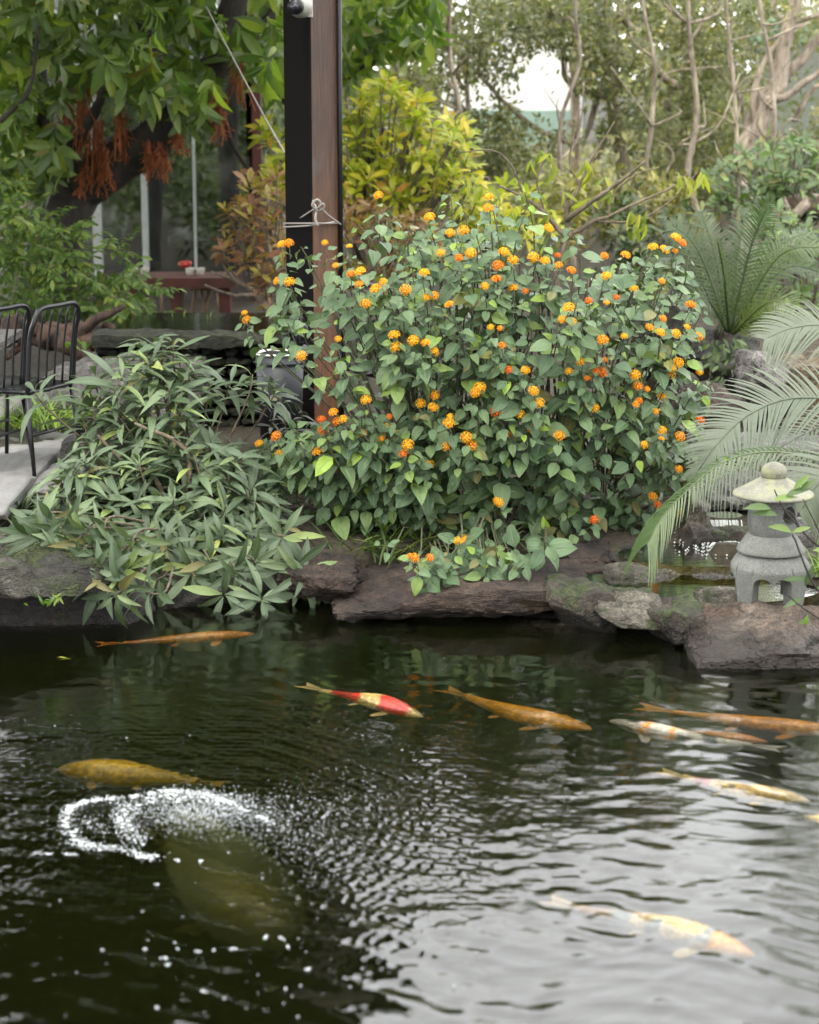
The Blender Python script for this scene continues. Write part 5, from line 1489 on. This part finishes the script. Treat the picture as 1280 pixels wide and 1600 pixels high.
# right hand glossy shrub
def glossy_shrub():
    Y = 13.5
    t = thing('glossy_shrub', 'glossy green shrub above the cycad at the right edge', 'shrub', P(1230, 360, Y))
    ls = LeafSet(); tw = MB(); rt = P(1230, 360, Y)
    for (x, y) in poly_samples([(1110,270),(1150,240),(1210,215),(1300,220),(1300,300),(1240,290),(1180,330),(1120,320)], 90):
        tip = P(x, y, Y + R.uniform(-.3, .3)); rosette(ls, tip, UP + VW * .6 + jit(.3), 6, .12, droop=.2, face=.6)
        tw.tube(curve([tip, tip * .7 + rt * .3], 4), .004, 4, False)
    ls.finish(t, 'obov', M['midleaf'], 250)
    o = tw.build('twig_mass', M['branch'], t); o['kind'] = 'stuff'
    m = MB(); limb(m, [(1240, 420, Y), (1230, 350, Y), (1200, 290, Y)], 14, 6); m.build('stem', M['greybark'], t)
glossy_shrub()

rosette_shrub('round_shrub', 'dull green shrub filling the right edge beyond the cycad fronds', 12.4, [([(1180,330),(1300,320),(1300,520),(1230,500),(1170,430)], 60)], M['midleaf'], .10, [([(1250,560,12.4),(1245,480,12.4),(1240,400,12.4)], 10, 5)], root=(1250, 560), maxn=150)
rosette_shrub('round_shrub', 'dull green shrub between the flowering bush and the cycad', 12.8, [([(960,340),(1100,330),(1110,460),(1000,470)], 50)], M['gloom'], .10, [([(1040,520,12.8),(1035,440,12.8),(1030,380,12.8)], 10, 5)], root=(1040, 520), maxn=150)
# ================================================================== BACKGROUND TREES (right)
def bg_tree(name, label, limbs, clouds, bark, leaf, Y0, lsz):
    t = thing(name, label, 'tree', P(limbs[0][0][0][0], limbs[0][0][0][1], limbs[0][0][0][2]))
    for i, (pts, a, b) in enumerate(limbs):
        m = MB(); limb(m, pts, a, b, 18, 9, .1); m.build('trunk' if i == 0 else 'limb', bark, t)
    ls = LeafSet()
    for (x, y, rx, ry, Yc, rd, n) in clouds:
        c = P(x, y, Yc); s = 1 / ppm(c)
        cloud(ls, c, (rx * s, rd, ry * s), n, lsz, .1, .5, lump=max(4, n // 30))
    # leave the crown open in front of the white house, as the photograph shows
    p = np.array(ls.p); px, py, _ = proj(p)
    keep = ~(((px - 855) / 45) ** 2 + ((py - 145) / 62) ** 2 < 1) | (rng.random(len(p)) < .16)
    ls.p = list(p[keep]); ls.d = list(np.array(ls.d)[keep]); ls.n = list(np.array(ls.n)[keep]); ls.L = list(np.array(ls.L)[keep]); ls.k = list(np.array(ls.k)[keep])
    ls.finish(t, 'small', leaf, 0, rest='crown')
bg_tree('thin_leaved_tree', 'dark stemmed tree with a sinuous limb in the middle of the background',
        [([(1000,430,16),(985,330,16),(965,210,16),(955,110,16),(945,30,16),(940,-60,16)], 26, 16), ([(962,150,16),(940,140,16),(915,215,15.8),(880,220,15.6),(820,190,15.5),(760,130,15.4),(700,70,15.3)], 12, 6),
         ([(1060,135,16),(1030,110,16),(1010,70,16),(985,40,16),(960,20,16),(900,15,16),(840,10,16)], 14, 8), ([(900,60,15.8),(880,85,15.8),(890,130,15.8),(925,145,15.9),(950,155,16)], 9, 11), ([(965,240,16),(1000,300,16),(1015,380,16)], 12, 10),
         ([(700,70,15.3),(650,60,15.3),(600,20,15.3)], 6, 3)],
        [(740,60,110,80,15.2,.8,2600),(660,150,70,60,15.4,.6,900),(860,40,130,60,15.6,.8,2600),(960,90,110,80,15.6,.7,2000),(800,200,100,60,15.4,.6,1300),(880,-50,240,60,15.8,.8,2200),(760,270,80,50,15.5,.5,900),(1010,190,80,70,15.9,.6,1100)], M['greybark'], M['olive'], 16, .058)
bg_tree('thin_leaved_tree', 'tall forked grey tree right of the middle of the background',
        [([(1060,470,17),(1055,340,17),(1068,250,17),(1075,150,17),(1078,70,17)], 30, 18), ([(1076,80,17),(1100,40,17),(1105,-50,17)], 15, 9), ([(1076,80,17),(1070,20,17),(1060,-50,17)], 12, 8), ([(1062,300,17),(1045,200,17),(1052,100,17)], 18, 10), ([(1075,160,17),(1120,120,17),(1150,40,17)], 8, 4)],
        [(1060,30,110,80,16.6,.8,2600),(1110,120,80,80,16.6,.7,1700),(1040,240,80,70,16.8,.6,1400),(1140,220,80,60,16.8,.6,1400),(1100,-70,160,60,17,.8,1800),(1080,330,90,50,16.8,.6,900)], M['palebark'], M['olive'], 17, .058)
bg_tree('twisted_tree', 'pale tree of twisted stems leaning to the top right corner',
        [([(1160,260,15),(1190,190,15),(1215,120,15),(1235,40,15),(1250,-60,15)], 34, 18), ([(1150,270,15),(1170,200,15.1),(1200,150,15.1),(1255,90,15.1),(1310,20,15.1)], 22, 14), ([(1180,200,15),(1178,150,15),(1200,90,15),(1240,40,15),(1290,20,15)], 12, 7),
         ([(1195,160,14.9),(1230,150,14.9),(1260,125,14.9),(1310,90,14.9)], 14, 9), ([(1180,400,15),(1165,330,15),(1155,280,15)], 26, 30), ([(1220,30,15),(1210,5,15),(1225,-30,15)], 6, 4), ([(1240,190,15),(1270,140,15),(1300,130,15)], 9, 7),
         ([(1240,340,15),(1270,310,15),(1330,280,15)], 16, 12)],
        [(1230,60,80,90,15.4,.6,700),(1180,20,90,60,15.4,.6,900),(1250,210,70,60,15.8,.6,700)], M['palebark'], M['olive'], 15, .055)
# slender stems making up the light woodland behind
def slender_trees():
    bases = [(690, 18.5, 12), (745, 20, 10), (900, 19, 9), (925, 21, 12), (1020, 19.5, 10), (1105, 19, 12), (1140, 20.5, 9), (1160, 18, 8), (1250, 19, 11), (640, 21, 10), (580, 19, 9)]
    looks = ['far left of the white house', 'just left of the white house', 'crossing the white house wall', 'right of the white house', 'between the sinuous tree and the forked tree', 'right of the forked tree', 'left of the twisted tree', 'touching the twisted tree', 'at the far right edge', 'above the yellow shrub', 'right beside the post']
    for (px, Y, w), lk in zip(bases, looks):
        Y -= 4.6
        t = thing('slender_tree', 'slender pale stem with fine branches standing ' + lk, 'tree', P(px, 420, Y), 'slender trees in the background')
        m = MB(); x = px; pts = []
        for k in range(7):
            pts.append((x, 440 - k * 85, Y)); x += R.gauss(0, 15)
        L = limb(m, pts, w, w * .5, 20, 7, .08); m.build('trunk', M['palebark'], t)
        for k in range(7):
            i = R.randint(5, 17); p = L[i]; s = 1 / ppm(p); a = R.choice((-1, 1)) * R.uniform(.3, 1.1)
            d = np.array([math.sin(a), R.uniform(-.3, .3), math.cos(a) * .8]); l = R.uniform(40, 120) * s
            m = MB(); q = p + d * l * .5 + jit(.06); m.tube(curve([p, q, p + d * l + jit(.1)], 8), np.linspace(w * .22 * s, w * .06 * s, 8), 5); m.build('limb', M['palebark'], t)
slender_trees()
def upper_crowns():
    t = thing('thin_leaved_tree', 'uppermost boughs of the thin leaved trees along the top edge', 'tree', P(1000, 430, 17.6))
    m = MB(); limb(m, [(905, 430, 17.6), (900, 200, 17.6), (890, -100, 17.6), (900, -220, 17.6)], 18, 10, 16, 8, .08); m.build('trunk', M['greybark'], t)
    ls = LeafSet()
    for x in range(560, 1420, 72):
        for y in (-70, -150, -225):
            if y < -200 and R.random() < .45: continue
            c = P(x + R.gauss(0, 18), y + R.gauss(0, 14) - (40 if x > 1080 else 0), 17 + R.uniform(-.6, .8)); cloud(ls, c, (.5, .6, .38), 330, .07, .1, .5)
    ls.finish(t, 'small', M['olive'], 0, rest='crown')
upper_crowns()
# tall crown on the right whose mirror image greys the right edge of the pond
def tall_right():
    t = thing('tall_tree', 'tall airy tree standing beyond the right edge of the picture', 'tree', (4.6, 17.5, .6))
    m = MB(); m.tube(curve([(4.6, 17.5, .4), (4.4, 17.5, 3), (4.5, 17.4, 6)], 12), np.linspace(.2, .08, 12), 10); m.build('trunk', M['greybark'], t)
    ls = LeafSet()
    for (x, y, z, r) in ((4.4, 17.3, 5.6, 1.1), (5.4, 17.3, 5.0, 1.3), (3.9, 17.0, 4.7, .9), (4.8, 17.4, 6.8, 1.0)): cloud(ls, (x, y, z), (r, r, r * .8), 1500, .1, .4)
    ls.finish(t, 'small', M['olive'], 0, rest='crown')
tall_right()

# unseen trees added beyond the picture so their crowns shade the garden
def added_shade_trees():
    for (x, y, lab, lean) in ((5.2, 8.6, 'unseen spreading tree added right of the picture for shade', -1), (-5.6, 6.4, 'unseen spreading tree added left of the picture for shade', 1)):
        t = thing('added_shade_tree', lab, 'tree', (x, y, .2))
        m = MB(); m.tube(curve([(x, y, .1), (x + lean * .2, y, 3), (x + lean * 1.2, y, 6.2)], 12), np.linspace(.22, .12, 12), 10); m.build('trunk', M['greybark'], t)
        ls = LeafSet()
        for k in range(15):
            cx = x + lean * R.uniform(.2, 5.6); cy = R.uniform(-3.0, 12.2)
            m = MB(); m.tube(curve([(x + lean * 1.1, y, 6.0), ((x + cx) / 2 + lean * .4, (y + cy) / 2, 6.6), (cx, cy, 7.0)], 8), np.linspace(.06, .015, 8), 6)
            if k % 3 == 0: m.build('limb', M['greybark'], t)
            cloud(ls, (cx, cy, R.uniform(6.6, 8.2)), (1.2, 1.2, .45), 640, .17, .1, .5)
        ls.finish(t, 'small', M['canopy'], 0, rest='crown')
added_shade_trees()
def light_block_hedge():  # unseen greenery added to block low light from behind and the sides
    ls = LeafSet()
    for k in range(170):
        a = R.uniform(-1.0, 1.0)
        if R.random() < .6: c = (R.uniform(-10, 10), -6 + R.uniform(-1, 1), R.uniform(.6, 10))
        else: c = (R.choice((-9.5, 9.5)) + R.uniform(-.5, .5), R.uniform(-7, 11), R.uniform(.6, 8.5))
        cloud(ls, c, (1.5, 1.0, 1.2), 260, .26, .1, .5)
    o = ls.finish(None, 'small', M['darkleaf'], 0, rest='light_block_greenery'); tag(o, 'unseen tall greenery added behind and beside the viewer to block light', kind='stuff')
light_block_hedge()

# far wood and hedges: reads as one mass
def wood_mass():
    ls = LeafSet()
    for (x0, x1, Y, z0, z1, n, L, mt, nm, lab) in ((-8, 8, 26, .2, 6.2, 15000, .15, 'farleaf', 'distant_wood', 'distant wood filling the background, its leaf colour paled for haze'),):
        for k in range(84):
            x = R.uniform(x0, x1); z = R.uniform(z0, z1)
            q, _, _ = proj(np.array([[x, Y, z]]))
            if 690 < q[0] < 1010 and z < 3.6: continue
            cloud(ls, (x, Y + R.uniform(-1.5, 3), z), (1.1, .9, .8), 620, L, .1, .5)
        o = ls.finish(None, 'small', M[mt], 0, rest=nm); tag(o, lab, kind='stuff')
    ls = LeafSet()
    for k in range(130):
        x = R.uniform(-11, 11); cloud(ls, (x, 38 + R.uniform(-2, 3), R.uniform(.5, 8.2)), (2.0, 1.2, 1.4), 420, .3, .1, .5)
    o = ls.finish(None, 'small', M['farleaf'], 0, rest='tree_belt'); tag(o, 'tall belt of trees far behind the garden', kind='stuff')
    # understorey between the pond garden and the wood
    ls = LeafSet()
    for k in range(60):
        px = R.uniform(640, 1300); Y = R.uniform(17, 22)
        c = P(px, R.uniform(250, 400), Y); cloud(ls, c, (.7, .5, .45), 330, .09, .1, .5)
    o = ls.finish(None, 'small', M['olive'], 0, rest='understorey'); tag(o, 'low mixed undergrowth below the background trees', kind='stuff')
    ls = LeafSet()
    for k in range(46):
        px = R.uniform(-60, 470); Y = R.uniform(18, 22)
        c = P(px, R.uniform(-60, 430), Y); cloud(ls, c, (.8, .5, .6), 330, .1, .1, .5)
    for k in range(46):  # unseen clumps added to keep mirrored sky glints off the left water
        cloud(ls, (R.uniform(-10, -3.2), R.uniform(18.5, 22), R.uniform(2.2, 8.0)), (1.2, .7, .9), 260, .16, .1, .5)
    o = ls.finish(None, 'small', M['gloom'], 0, rest='garden_greenery'); tag(o, 'green garden growth seen through the glass room, plus unseen clumps added above', kind='stuff')
    ls = LeafSet()
    for (x, y, Y, r) in ((960,310,13.5,.35),(1000,290,13.8,.35),(930,330,13.2,.3),(900,290,13.8,.3),(1040,330,13.5,.3)):
        cloud(ls, P(x, y, Y), (r, r, r * .8), 300, .07, .1, .5)
    o = ls.finish(None, 'small', M['ochre'], 0, rest='yellow_growth'); tag(o, 'soft yellow growth behind the bare twigs', kind='stuff')
    ls = LeafSet()
    for k in range(26):
        px = R.uniform(980, 1290); cloud(ls, P(px, R.uniform(370, 560), 13.0 + R.uniform(-.4, .6)), (.4, .3, .3), 160, .07, .2, .5)
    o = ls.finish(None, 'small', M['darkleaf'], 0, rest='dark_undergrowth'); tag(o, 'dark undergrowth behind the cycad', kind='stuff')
wood_mass()

# ================================================================== KOI
def koi(label, tail, head, z, colour, fat=1.0, bend=0.0, group='koi carp in the pond', Lpad=1.0):
    a, b = GR(*tail, z), GR(*head, z)
    L = np.linalg.norm(b - a)
    ax = (b - a) / L; lat = np.array([-ax[1], ax[0], 0])
    c0 = (a + b) / 2
    t = thing('koi', label, 'koi', (c0[0], c0[1], z), group)
    n, m_ = 44, 20
    def spine(u): return a + ax * L * u + lat * bend * L * math.sin(u * math.pi * 1.1)
    def prof(u):  # u 0 = tail root .. 1 = snout
        q = (u - .16) / .84
        if q < 0: return .3
        w = (0.30 + 0.70 * math.sin(min(1, q / .62) * math.pi / 2) ** 1.5) if q < .62 else math.cos((q - .62) / .38 * math.pi / 2) ** .62
        return max(w, .02)
    mb = MB(); V = []; C = []
    rgk = np.random.default_rng(abs(hash(tail)) % 9999)
    for i in range(n + 1):
        u = .14 + .86 * i / n
        p = spine(u); w = prof(u) * .095 * L * fat; h = prof(u) * .105 * L * fat
        for j in range(m_):
            th = 2 * math.pi * j / m_
            pos = p + lat * w * math.cos(th) + UP * (h * math.sin(th) * (1.0 if math.sin(th) > 0 else .8)); V.append(pos)
            C.append(tuple(.72 * q for q in colour(u, math.sin(th), math.cos(th), pos * 18)))
    F = [(i * m_ + j, i * m_ + (j + 1) % m_, (i + 1) * m_ + (j + 1) % m_, (i + 1) * m_ + j) for i in range(n) for j in range(m_)]
    mb.V.append(np.array(V)); mb.F.append(np.array(F)); mb.U.append(np.array([(k // m_ / n, k % m_ / m_) for k in range(len(V))])); mb.C.append(np.array(C)); mb.n = len(V)
    mb.build('body', M['koi'], t, col=True)
    def fin(nm, pts, col):
        q = MB(); pts = np.array(pts); nn = len(pts) // 2
        q.add(pts, [(2 * k, 2 * k + 1, 2 * k + 3, 2 * k + 2) for k in range(nn - 1)], None, col)
        q.build(nm, M['koifin'], t, col=True)
    z0 = z; tc = np.array(colour(.1, .3, 0, spine(.1) * 18)) * .6
    T0 = spine(.17)
    for sg in (-1, 1):
        pts = []
        for k in range(7):
            q = k / 6
            e = T0 - ax * L * .17 * q; w = .012 * L + .075 * L * q
            pts += [e + lat * sg * w * .2 * (1 - q) + UP * .004, e + lat * sg * (w * .75) - ax * L * .05 * q + UP * (.02 * L * q)]
        fin('tail_fin', pts, tc)
    pts = []
    for k in range(9):
        u = .42 + .26 * k / 8; hh = .03 * L * math.sin(math.pi * (k + .8) / 9.6) ** .6
        p = spine(u) + UP * prof(u) * .085 * L * fat; pts += [p, p + UP * hh * .6 - ax * hh]
    fin('dorsal_fin', pts, np.array(colour(.55, 1, 0, spine(.55) * 18)) * .9)
    for sg in (-1, 1):
        for u0, ln, nm in ((.76, .13, 'pectoral_fin'), (.48, .075, 'pelvic_fin')):
            r0 = spine(u0) + lat * sg * prof(u0) * .06 * L * fat - UP * .03 * L; pts = []
            for k in range(6):
                q = k / 5; e = r0 + lat * sg * ln * L * q * .9 - ax * ln * L * q * .45 - UP * .02 * L * q; w = ln * L * .34 * math.sin(math.pi * (q * .75 + .12))
                pts += [e + ax * w * .6, e - ax * w]
            fin(nm, pts, np.array(colour(.4, -.2, .5, r0 * 18)) * .95)
def koimat(fin=False):
    t = NT('koi_fin' if fin else 'koi_skin')
    a = t.new('ShaderNodeAttribute', attribute_name='tint').outputs['Color']
    uvn = t.new('ShaderNodeUVMap').outputs[0]
    if fin:
        w = t.new('ShaderNodeTexWave'); w.inputs['Scale'].default_value = 40; t.l.new(t.pos(), w.inputs[0])
        t.base(t.mix(.25, a, w.outputs[0], 'MULTIPLY'), .4); t.b.inputs['Alpha'].default_value = .8
        return t.m
    sc = t.vor(1.0, t.scale(uvn, (34, 20, 1)))
    c = t.mix(.7, a, t.ramp(sc, [(0.2, 1.1), (0.6, .4)]), 'MULTIPLY')
    c = t.mix(.5, c, t.ramp(t.noise(22, 5, .6, t.pos()), [(.35, .6), (.65, 1.2)]), 'MULTIPLY')
    return t.base(c, .35, t.bump(sc, .3, .003))
M['koi'] = koimat(); M['koifin'] = koimat(True)
def nz(v, s=1.0, o=0): return noise.noise(Vector([float(x) * s + o for x in v]))
def solid(c, dark=.25):
    def f(u, up, sd, p):
        k = 1 + .25 * nz(p, .9); b = max(0, -up) * .15
        return tuple(min(1, x * k + b * x) for x in c)
    return f
def patched(basec, patches, blot=None):
    def f(u, up, sd, p):
        e = .035 * nz(p, 1.3) + .02 * nz(p, 3)
        for (a, b, col, lo) in patches:
            if a < u + e < b and up > lo + 2 * e: return col
        if blot and nz(p, blot[1], 7) > blot[2]: return blot[0]
        return basec
    return f
RED, CREAM, ORG, WHT, BLK, YEL = (.50, .028, .008), (.56, .40, .12), (.58, .21, .008), (.42, .38, .28), (.02, .02, .022), (.5, .33, .02)
koi('slim orange koi in the black water beneath the left shrub', (160, 1007), (398, 990), -.06, solid(ORG), .95)
koi('small cream koi with two scarlet patches on its back', (474, 1074), (663, 1120), -.035, patched(CREAM, [(.24, .46, RED, .0), (.64, .90, RED, -.05)]), 1.0, .05)
koi('brownish orange koi gliding just right of the scarlet patched one', (705, 1078), (922, 1142), -.09, solid((.66, .29, .012)), 1.1, -.05)
koi('white koi with black and orange blotches heading left', (1215, 1168), (950, 1127), -.05, patched(WHT, [(.55, .6, ORG, 0), (.72, .77, ORG, .2)], (BLK, .8, .22)), 1.0, .06)
koi('dull orange koi half hidden under the white blotched one', (1030, 1137), (1200, 1160), -.07, solid((.52, .19, .012)), 1.05)
koi('long orange koi swimming out at the right edge', (1010, 1105), (1330, 1146), -.08, solid((.62, .24, .012)), .9, -.03)
koi('pale yellow koi with one red mark near its tail', (1040, 1205), (1264, 1254), -.06, patched((.72, .46, .09), [(.22, .36, RED, .2)], ((.2, .15, .1), 1.6, .42)), 1.15, -.05)
koi('pale cream koi just entering at the right edge', (1420, 1310), (1255, 1275), -.02, solid((.62, .45, .15)), .95)
koi('golden koi deep in the green water behind the bubbles', (345, 1226), (92, 1200), -.15, solid((.75, .45, .012)), 1.7)
koi('faint greenish yellow koi deep below the bubbles', (240, 1300), (440, 1480), -.30, solid((.55, .45, .05)), 1.5)
koi('cream and grey koi with an orange head stirring the ripples at the bottom', (858, 1412), (1182, 1492), -.05, patched((.60, .44, .20), [(.80, 1.1, (.75, .34, .03), -1), (.14, .3, (.45, .25, .08), -1)], ((.25, .28, .26), .9, .12)), 1.05, .05)
# ================================================================== FOAM AND BUBBLES
def foam():
    m = MB(); V0, F0 = cube_sphere(3)
    def bub(x, y, r):
        m.add(V0 * [r, r, r * .7] + [x, y, .004 + r * .15], F0)
    def at(px, py): g = G(px, py, .01); return g[0], g[1]
    s = 1 / 640.0
    arcs = [([(105,1300),(103,1270),(118,1255),(160,1245),(220,1240),(270,1232),(330,1240),(390,1265),(440,1292)], 3.6, 1500),
            ([(105,1290),(125,1312),(150,1320),(200,1325),(238,1338)], 5.5, 900), ([(200,1250),(195,1285),(215,1312)], 8, 700), ([(230,1245),(300,1240),(380,1250)], 11, 900), ([(58,1330),(80,1331)], 2, 60), ([(100,1331),(122,1331)], 2, 60), ([(130,1275),(160,1300)], 6, 110)]
    for pts, w, n in arcs:
        C = curve([(a, b, 0) for a, b in pts], 200)
        for k in range(n):
            ci = R.randrange(200); c = C[ci]
            if noise.noise(Vector((ci * .11, w, 1))) < -.12: continue
            x, y = at(c[0] + R.gauss(0, w * 1.6), c[1] + R.gauss(0, w * .55)); bub(x, y, R.uniform(.5, 1.35) * s * (1.3 if R.random() < .06 else 1))
    for k in range(2600):
        x, y = at(315 + R.gauss(0, 55), 1264 + R.gauss(0, 15)); bub(x, y, R.uniform(.4, 1.15) * s)
    for pts, w, n in arcs[:4]:
        C = curve([(a, b, 0) for a, b in pts], 200)
        for k in range(n // 22):
            ci = R.randrange(200); c = C[ci]
            if noise.noise(Vector((ci * .11, w, 1))) < -.12: continue
            x, y = at(c[0] + R.gauss(0, w), c[1] + R.gauss(0, w * .4)); q = R.uniform(1.8, 3.6) * s
            m.add(V0 * [q * 1.5, q, q * .45] + [x, y, .004], F0)
    o = m.build('foam', M['foam']); tag(o, 'white foam ring churned up by the pond aerator', kind='stuff')
    m = MB()
    for k in range(1000):
        a = R.uniform(-.6, 1.3); d = abs(R.gauss(.0, 1))
        px = 420 + d * 130 * math.cos(a) + R.gauss(0, 30); py = 1275 + d * 90 * math.sin(a) + R.gauss(0, 22)
        x, y = at(px, py); m.add(V0 * [1, 1, .7] * R.uniform(.4, 1.2) * s * (1 if R.random() < .93 else 1.8) + [x, y, .004], F0)
    for k in range(120):
        px = R.uniform(0, 760); py = R.uniform(1120, 1590)
        x, y = at(px, py); r = R.choice((.8, .9, 1.2, 1.8)) * s; m.add(V0 * [r, r, r * .7] + [x, y, .003], F0)
    for (px, py, r) in ((257,1493,6),(262,1502,5),(318,1545,5.5),(244,1570,5),(225,1479,4.5),(334,1480,5),(365,1479,6),(310,1482,5),(278,1479,4),(248,1377,5),(160,1480,4),(275,1340,6),(312,1341,6),(440,1462,6),(450,1475,5),(480,1510,6),(415,1460,6),(350,1555,4),(447,1540,4)):
        for k in range(5):
            x, y = at(px + R.gauss(0, r * .4), py + R.gauss(0, r * .2)); q = r * .33 * s; m.add(V0 * [q, q, q * .7] + [x, y, .003], F0)
    o = m.build('bubbles', M['foam']); tag(o, 'scattered white bubbles floating on the pond', kind='stuff')
t_ = NT('white_foam'); t_.base((.62, .65, .66), .25); t_.b.inputs['Transmission Weight'].default_value = .4; M['foam'] = t_.m
foam()
def plume():
    V0, F0 = cube_sphere(8); m = MB()
    a, b = GR(300, 1285, -.10), GR(420, 1465, -.24); ax = nrm(b - a); lat = np.array([-ax[1], ax[0], 0]); L = np.linalg.norm(b - a)
    V = np.array([(a + b) / 2 + ax * v[0] * L * .62 + lat * v[1] * .16 * (1 + .25 * v[0]) + UP * v[2] * .075 + np.array(noise.noise_vector(Vector(v * 2.2))) * .035 for v in V0])
    m.add(V, F0)
    t_ = NT('rising_air_bubbles'); t_.n.remove(t_.b); v = t_.new('ShaderNodeVolumePrincipled'); v.inputs['Color'].default_value = (.62, .66, .22, 1); v.inputs['Density'].default_value = 7.0
    t_.l.new(v.outputs[0], t_.out.inputs['Volume'])
    o = m.build('air_bubbles', t_.m); tag(o, 'cloudy plume of air bubbles under the foam ring', kind='stuff')
plume()
# little waterfall
def waterfall():
    t_ = NT('falling_water'); t_.base((.75, .78, .75), .2); t_.b.inputs['Alpha'].default_value = .55; M['fall'] = t_.m
    m = MB()
    for k in range(46):
        x = R.gauss(1128, 14); p = P(x, 813, 8.28)
        pts = [p + np.array([0, -.06 * q, -.13 * q * q]) for q in np.linspace(0, 1.05, 6)]
        m.tube(pts, R.uniform(.0015, .004), 4, False)
    V0, F0 = cube_sphere(2)
    for k in range(420):
        g = G(1128 + R.gauss(0, 26), 848 + R.gauss(0, 7), .15); m.add(V0 * R.uniform(.002, .005) + g, F0)
    o = m.build('waterfall', M['fall']); tag(o, 'small white trickle of water falling between the rocks', kind='stuff')
waterfall()
# floating leaf, left
ls = LeafSet(); g = G(90, 1027, .004); ls.add(g, [1, .1, 0.02], [0, 0, 1], .055, .8)
o = ls.finish(None, 'lance2', M['droop'], 0, rest='fallen_leaf'); o['kind'] = 'thing'; tag(o, 'single yellow leaf floating on the dark water at left', 'leaf')
del o['kind']
